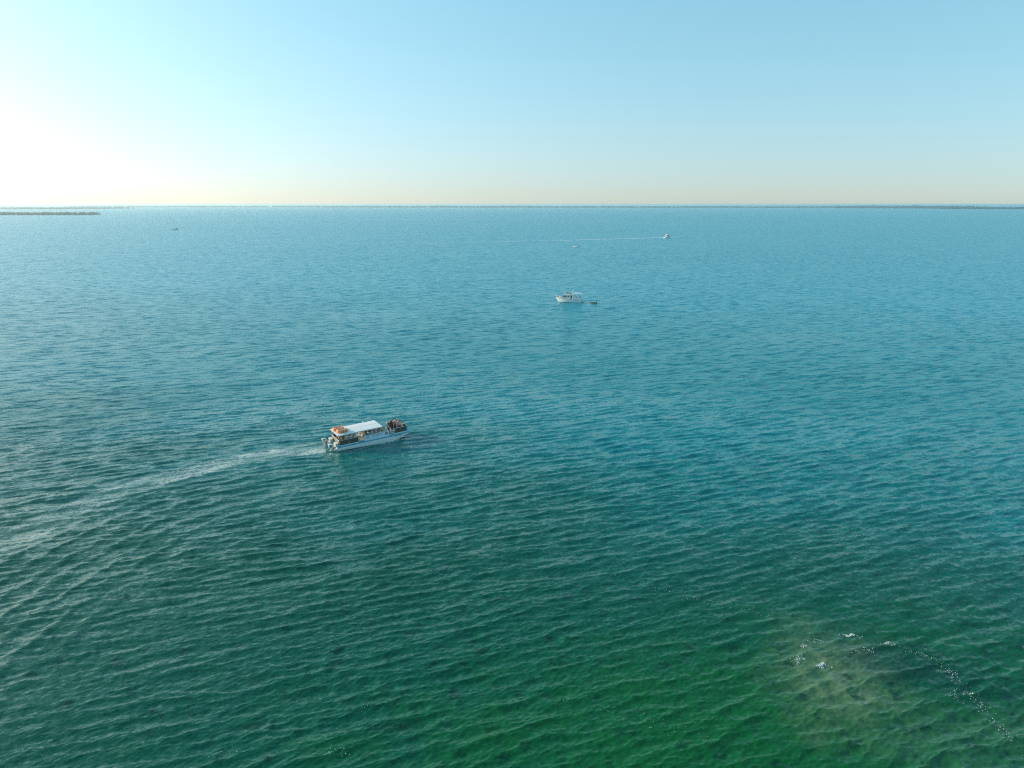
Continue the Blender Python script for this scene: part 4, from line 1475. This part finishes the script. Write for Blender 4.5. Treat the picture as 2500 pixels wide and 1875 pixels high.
def trees(a, dv_, lt, L_, wid, hgt, n_, leaf, m_, label, seed, lo_end=True):
    """a far wood seen as one mass: many leaf clumps heaped into crowns of uneven height"""
    r2 = np.random.default_rng(seed)
    nc = n_
    t = r2.uniform(0.005, .995, nc)
    e_ = np.minimum(1, np.sqrt(np.minimum(t, 1 - t) * 30) + .25)
    u = r2.uniform(0.04, .96, nc)
    hh = hgt * e_ * (0.72 + .28 * r2.random(nc)) * (1 - .25 * np.abs(np.sin(t * 9 + 1)) * r2.random(nc))
    cr = hgt * r2.uniform(.28, .5, nc)
    V, Fc = [], []
    per = 46
    for i in range(nc):
        c = a + dv_ * L_ * t[i] + lt * (wid * u[i])
        d_ = r2.normal(size=(per, 3)); d_ /= np.linalg.norm(d_, axis=1)[:, None]
        rad = cr[i] * r2.uniform(.55, 1.1, per)[:, None]
        p = d_ * rad * np.array([1.25, 1.25, .8])
        p[:, 2] += hh[i] - cr[i] * .8
        low = r2.random(per) < .35
        p[low, 2] = r2.uniform(.2, max(.4, hh[i] - cr[i]), low.sum())
        p[:, 0] += c[0]; p[:, 1] += c[1]
        p[:, 2] = np.maximum(p[:, 2], .3)
        s_ = leaf * r2.uniform(.6, 1.3, per)
        u1_ = r2.normal(size=(per, 3)); u1_ /= np.linalg.norm(u1_, axis=1)[:, None]
        u2_ = np.cross(u1_, r2.normal(size=(per, 3))); u2_ /= np.linalg.norm(u2_, axis=1)[:, None]
        q = np.stack([p - (u1_) * s_[:, None], p + u2_ * s_[:, None] * .7, p + u1_ * s_[:, None], p - u2_ * s_[:, None] * .7], 1)
        V.append(q.reshape(-1, 3))
    V = np.concatenate(V).astype(np.float32)
    nf = len(V) // 4
    me_ = bpy.data.meshes.new('mangrove_trees')
    me_.vertices.add(len(V)); me_.vertices.foreach_set('co', V.ravel())
    me_.loops.add(nf * 4); me_.loops.foreach_set('vertex_index', np.arange(nf * 4, dtype=np.int32))
    me_.polygons.add(nf); me_.polygons.foreach_set('loop_start', np.arange(nf, dtype=np.int32) * 4)
    me_.update(calc_edges=True)
    me_.materials.append(m_)
    o = bpy.data.objects.new('mangrove_trees', me_)
    COL.objects.link(o)
    tag(o, label, 'trees', kind='stuff')


def island(p0, p1, wid, hgt, n_, leaf, m_, what, seed):
    g = land(p0, p1, wid, 'island', 'low bank of the ' + what)
    trees(*g, wid, hgt, n_, leaf, m_, 'mangrove trees covering the ' + what, seed)


island(pix(-420, 525.5)[:2], pix(224, 525.3)[:2], 130, 14, 620, 1.5, leaf_m, 'near island at the left edge', 3)
island(pix(-500, 511.0)[:2], pix(156, 511.0)[:2], 1500, 15, 900, 6, leaf_far, 'farther island at the left edge', 4)
# distant shores: nearer on the right
island(pix(150, 506.3)[:2], pix(800, 506.0)[:2], 700, 26, 520, 7, leaf_far, 'long far shore left of centre', 5)
island(pix(760, 506.6)[:2], pix(1300, 507.0)[:2], 700, 27, 420, 7, leaf_far, 'long far shore at the centre', 6)
island(pix(1280, 507.0)[:2], pix(2080, 507.5)[:2], 700, 24, 640, 7, leaf_far, 'long far shore right of centre', 7)
island(pix(2020, 508.0)[:2], pix(2340, 509.5)[:2], 500, 34, 360, 6, leaf_far, 'wooded far shore towards the right', 8)
island(pix(2300, 510.5)[:2], pix(2760, 511.5)[:2], 500, 26, 380, 5, leaf_far, 'wooded far shore at the right edge', 9)
far_wall = mat('pale_far_building', (0.66, 0.66, 0.64), .7, noise=.05, nscale=.1)
far_roof = mat('grey_far_roof', (0.30, 0.28, 0.27), .7, noise=.1, nscale=.1)
for (x, y, ln, hh, lab) in ((2236, 508.2, 60, 36, 'tiny white building block on the far right shore'), (2130, 507.6, 26, 40, 'tiny pale tower block on the far shore right of centre'),
                            (2400, 510.2, 40, 26, 'tiny pale low building near the right end of the shore')):
    p = pix(x, y)
    e = empty('shore_building', (float(p[0]), float(p[1]), .5), (0, 0, R(-25)))
    tag(e, lab, 'building')
    wl_ = MB().box((0, 0, hh / 2), (ln, 22, hh)).build('wall', far_wall, e)
    MB().prism([(-12, hh), (12, hh), (0, hh + 5)], 'x', -ln / 2 - .6, ln / 2 + .6).build('roof', far_roof, e)
    for k in range(int(ln / 8)):
        for fl_ in range(int(hh / 6)):
            MB().box((-ln / 2 + 5 + k * 8, -11.02, 4 + fl_ * 6), (3.5, .15, 2.6)).build('window', glass, e)

# ------------------------------------------------------------------ floating foam
def foam_object(pts, sizes, label, seed, thick=.012):
    """irregular flecks of foam riding on the displaced surface"""
    r2 = np.random.default_rng(seed)
    S3 = sea_points(pts)
    q = MB()
    for p, s_ in zip(S3, sizes):
        n_ = r2.integers(5, 9)
        a0 = r2.uniform(0, 6.28)
        el_ = r2.uniform(1.0, 2.4)
        rot = CREST + r2.normal() * .4
        ring = []
        for k in range(n_):
            g = a0 + 2 * PI * k / n_
            rr_ = s_ * r2.uniform(.5, 1.15)
            ex, ey = rr_ * el_ * math.cos(g), rr_ * math.sin(g)
            ring.append((p[0] + ex * math.cos(rot) - ey * math.sin(rot), p[1] + ex * math.sin(rot) + ey * math.cos(rot)))
        zb, zt = p[2] - .03, p[2] + thick + s_ * .10
        V = [(x, y, zb) for x, y in ring] + [(p[0] + (x - p[0]) * .8, p[1] + (y - p[1]) * .8, zt) for x, y in ring]
        q.add(V, [tuple(range(n_, 2 * n_))] + [(k, (k + 1) % n_, n_ + (k + 1) % n_, n_ + k) for k in range(n_)])
    o = q.build('foam', foam_m)
    tag(o, label, 'foam', kind='stuff')


def along(pxs, n_, spread, seed, smin, smax):
    r2 = np.random.default_rng(seed)
    T = np.array([pix(*p)[:2] for p in pxs])
    seg = np.hypot(*np.diff(T, axis=0).T); cs = np.concatenate([[0], np.cumsum(seg)])
    t = r2.uniform(0, cs[-1], n_)
    cl = np.sin(t * 1.7 + seed) + np.sin(t * 4.1) * .6
    keep = cl > r2.normal(size=n_) * .8 - .4
    t = t[keep]
    P_ = np.stack([np.interp(t, cs, T[:, 0]), np.interp(t, cs, T[:, 1])], 1) + r2.normal(size=(len(t), 2)) * spread
    return P_, r2.uniform(smin, smax, len(t)) ** 1.0


foam_object(*along(((2165, 1567), (2205, 1583), (2284, 1612), (2323, 1640), (2369, 1691), (2425, 1747), (2490, 1840)), 460, .34, 21, .010, .042),
            'broken line of white foam curving down the lower right', 31)
foam_object(*along(((2340, 1660), (2330, 1700), (2390, 1740)), 60, .4, 22, .015, .04), 'loose foam flecks inside the curved foam line', 32)
foam_object(*along(((1440, 1392), (1560, 1425), (1645, 1448), (1730, 1470), (1860, 1500)), 170, .55, 23, .012, .035), 'speckled foam line across the green water right of centre', 33)
foam_object(*along(((1340, 1712), (1400, 1730), (1527, 1753), (1650, 1780), (1790, 1810)), 120, .6, 24, .010, .028), 'faint foam specks over the shallow green bottom', 34)
foam_object(*along(((520, 1840), (560, 1834), (615, 1830), (640, 1836)), 45, .35, 25, .012, .035), 'foam specks near the bottom edge left of centre', 35)
foam_object(*along(((790, 1840), (836, 1838), (870, 1842)), 40, .25, 26, .012, .04), 'small foam cluster at the bottom edge near centre', 36)
foam_object(*along(((820, 1708), (860, 1718), (900, 1730)), 30, .3, 27, .010, .03), 'scattered foam specks in the lower middle', 37)
foam_object(*along(((0, 1740), (60, 1800), (120, 1850)), 50, .8, 28, .012, .035), 'foam specks at the lower left corner', 38)
foam_object(*along(((845, 1118), (900, 1125), (960, 1127), (985, 1110)), 120, .30, 29, .02, .06), 'line of foam flecks beside the tour boat hull', 39)
foam_object(*along(((928, 1084), (950, 1080), (972, 1074), (984, 1070)), 170, .16, 40, .03, .09), 'thin white spray line under the tour boat bow', 41)
foam_object(*along(((800, 1106), (818, 1110), (815, 1098), (790, 1100)), 150, .5, 44, .03, .09), 'white churned foam around the tour boat engines', 42)
for k, (x, y, n_, sp_, lab) in enumerate(((2078, 1551, 70, (.42, .10), 'largest white foam crest over the sandy patch'), (1950, 1612, 60, (.32, .22), 'foam patch left of the sandy patch'),
                                          (2007, 1626, 80, (.34, .15), 'lacy foam patch on the near edge of the sandy patch'), (1962, 1577, 28, (.25, .10), 'small foam wisp above the sandy patch'),
                                          (2165, 1567, 30, (.28, .07), 'small foam crest right of the sandy patch'), (1990, 1566, 24, (.5, .12), 'thin foam scraps above the sandy patch'),
                                          (2110, 1590, 30, (.6, .25), 'loose foam dots on the sandy patch'))):
    r2 = np.random.default_rng(50 + k)
    c = pix(x, y)[:2]
    g1 = r2.normal(size=n_) * sp_[0]; g2 = r2.normal(size=n_) * sp_[1] + .15 * np.sin(g1 * 5)
    a_ = R(-8 if k in (0, 3) else 10)
    P_ = np.stack([c[0] + g1 * math.cos(a_) - g2 * math.sin(a_), c[1] + g1 * math.sin(a_) + g2 * math.cos(a_)], 1)
    foam_object(P_, r2.uniform(.02, .075 if k in (0, 2) else .05, n_), lab, 60 + k)

# ------------------------------------------------------------------ air
mb = MB()
mb.box((0, 0, 24.5), (126000, 126000, 51.0))
hz = bpy.data.materials.new('haze_air')
hz.use_nodes = True
hn = hz.node_tree
for q in list(hn.nodes): hn.nodes.remove(q)
ho = hn.nodes.new('ShaderNodeOutputMaterial')
pv = hn.nodes.new('ShaderNodeVolumePrincipled')
pv.inputs['Color'].default_value = (0.78, 0.96, 1.0, 1)
pv.inputs['Density'].default_value = 0.00008
pv.inputs['Anisotropy'].default_value = 0.55
hn.links.new(pv.outputs[0], ho.inputs['Volume'])
haze = mb.build('haze', hz)
tag(haze, 'pale sea haze in the air out to the horizon', 'haze', kind='stuff')
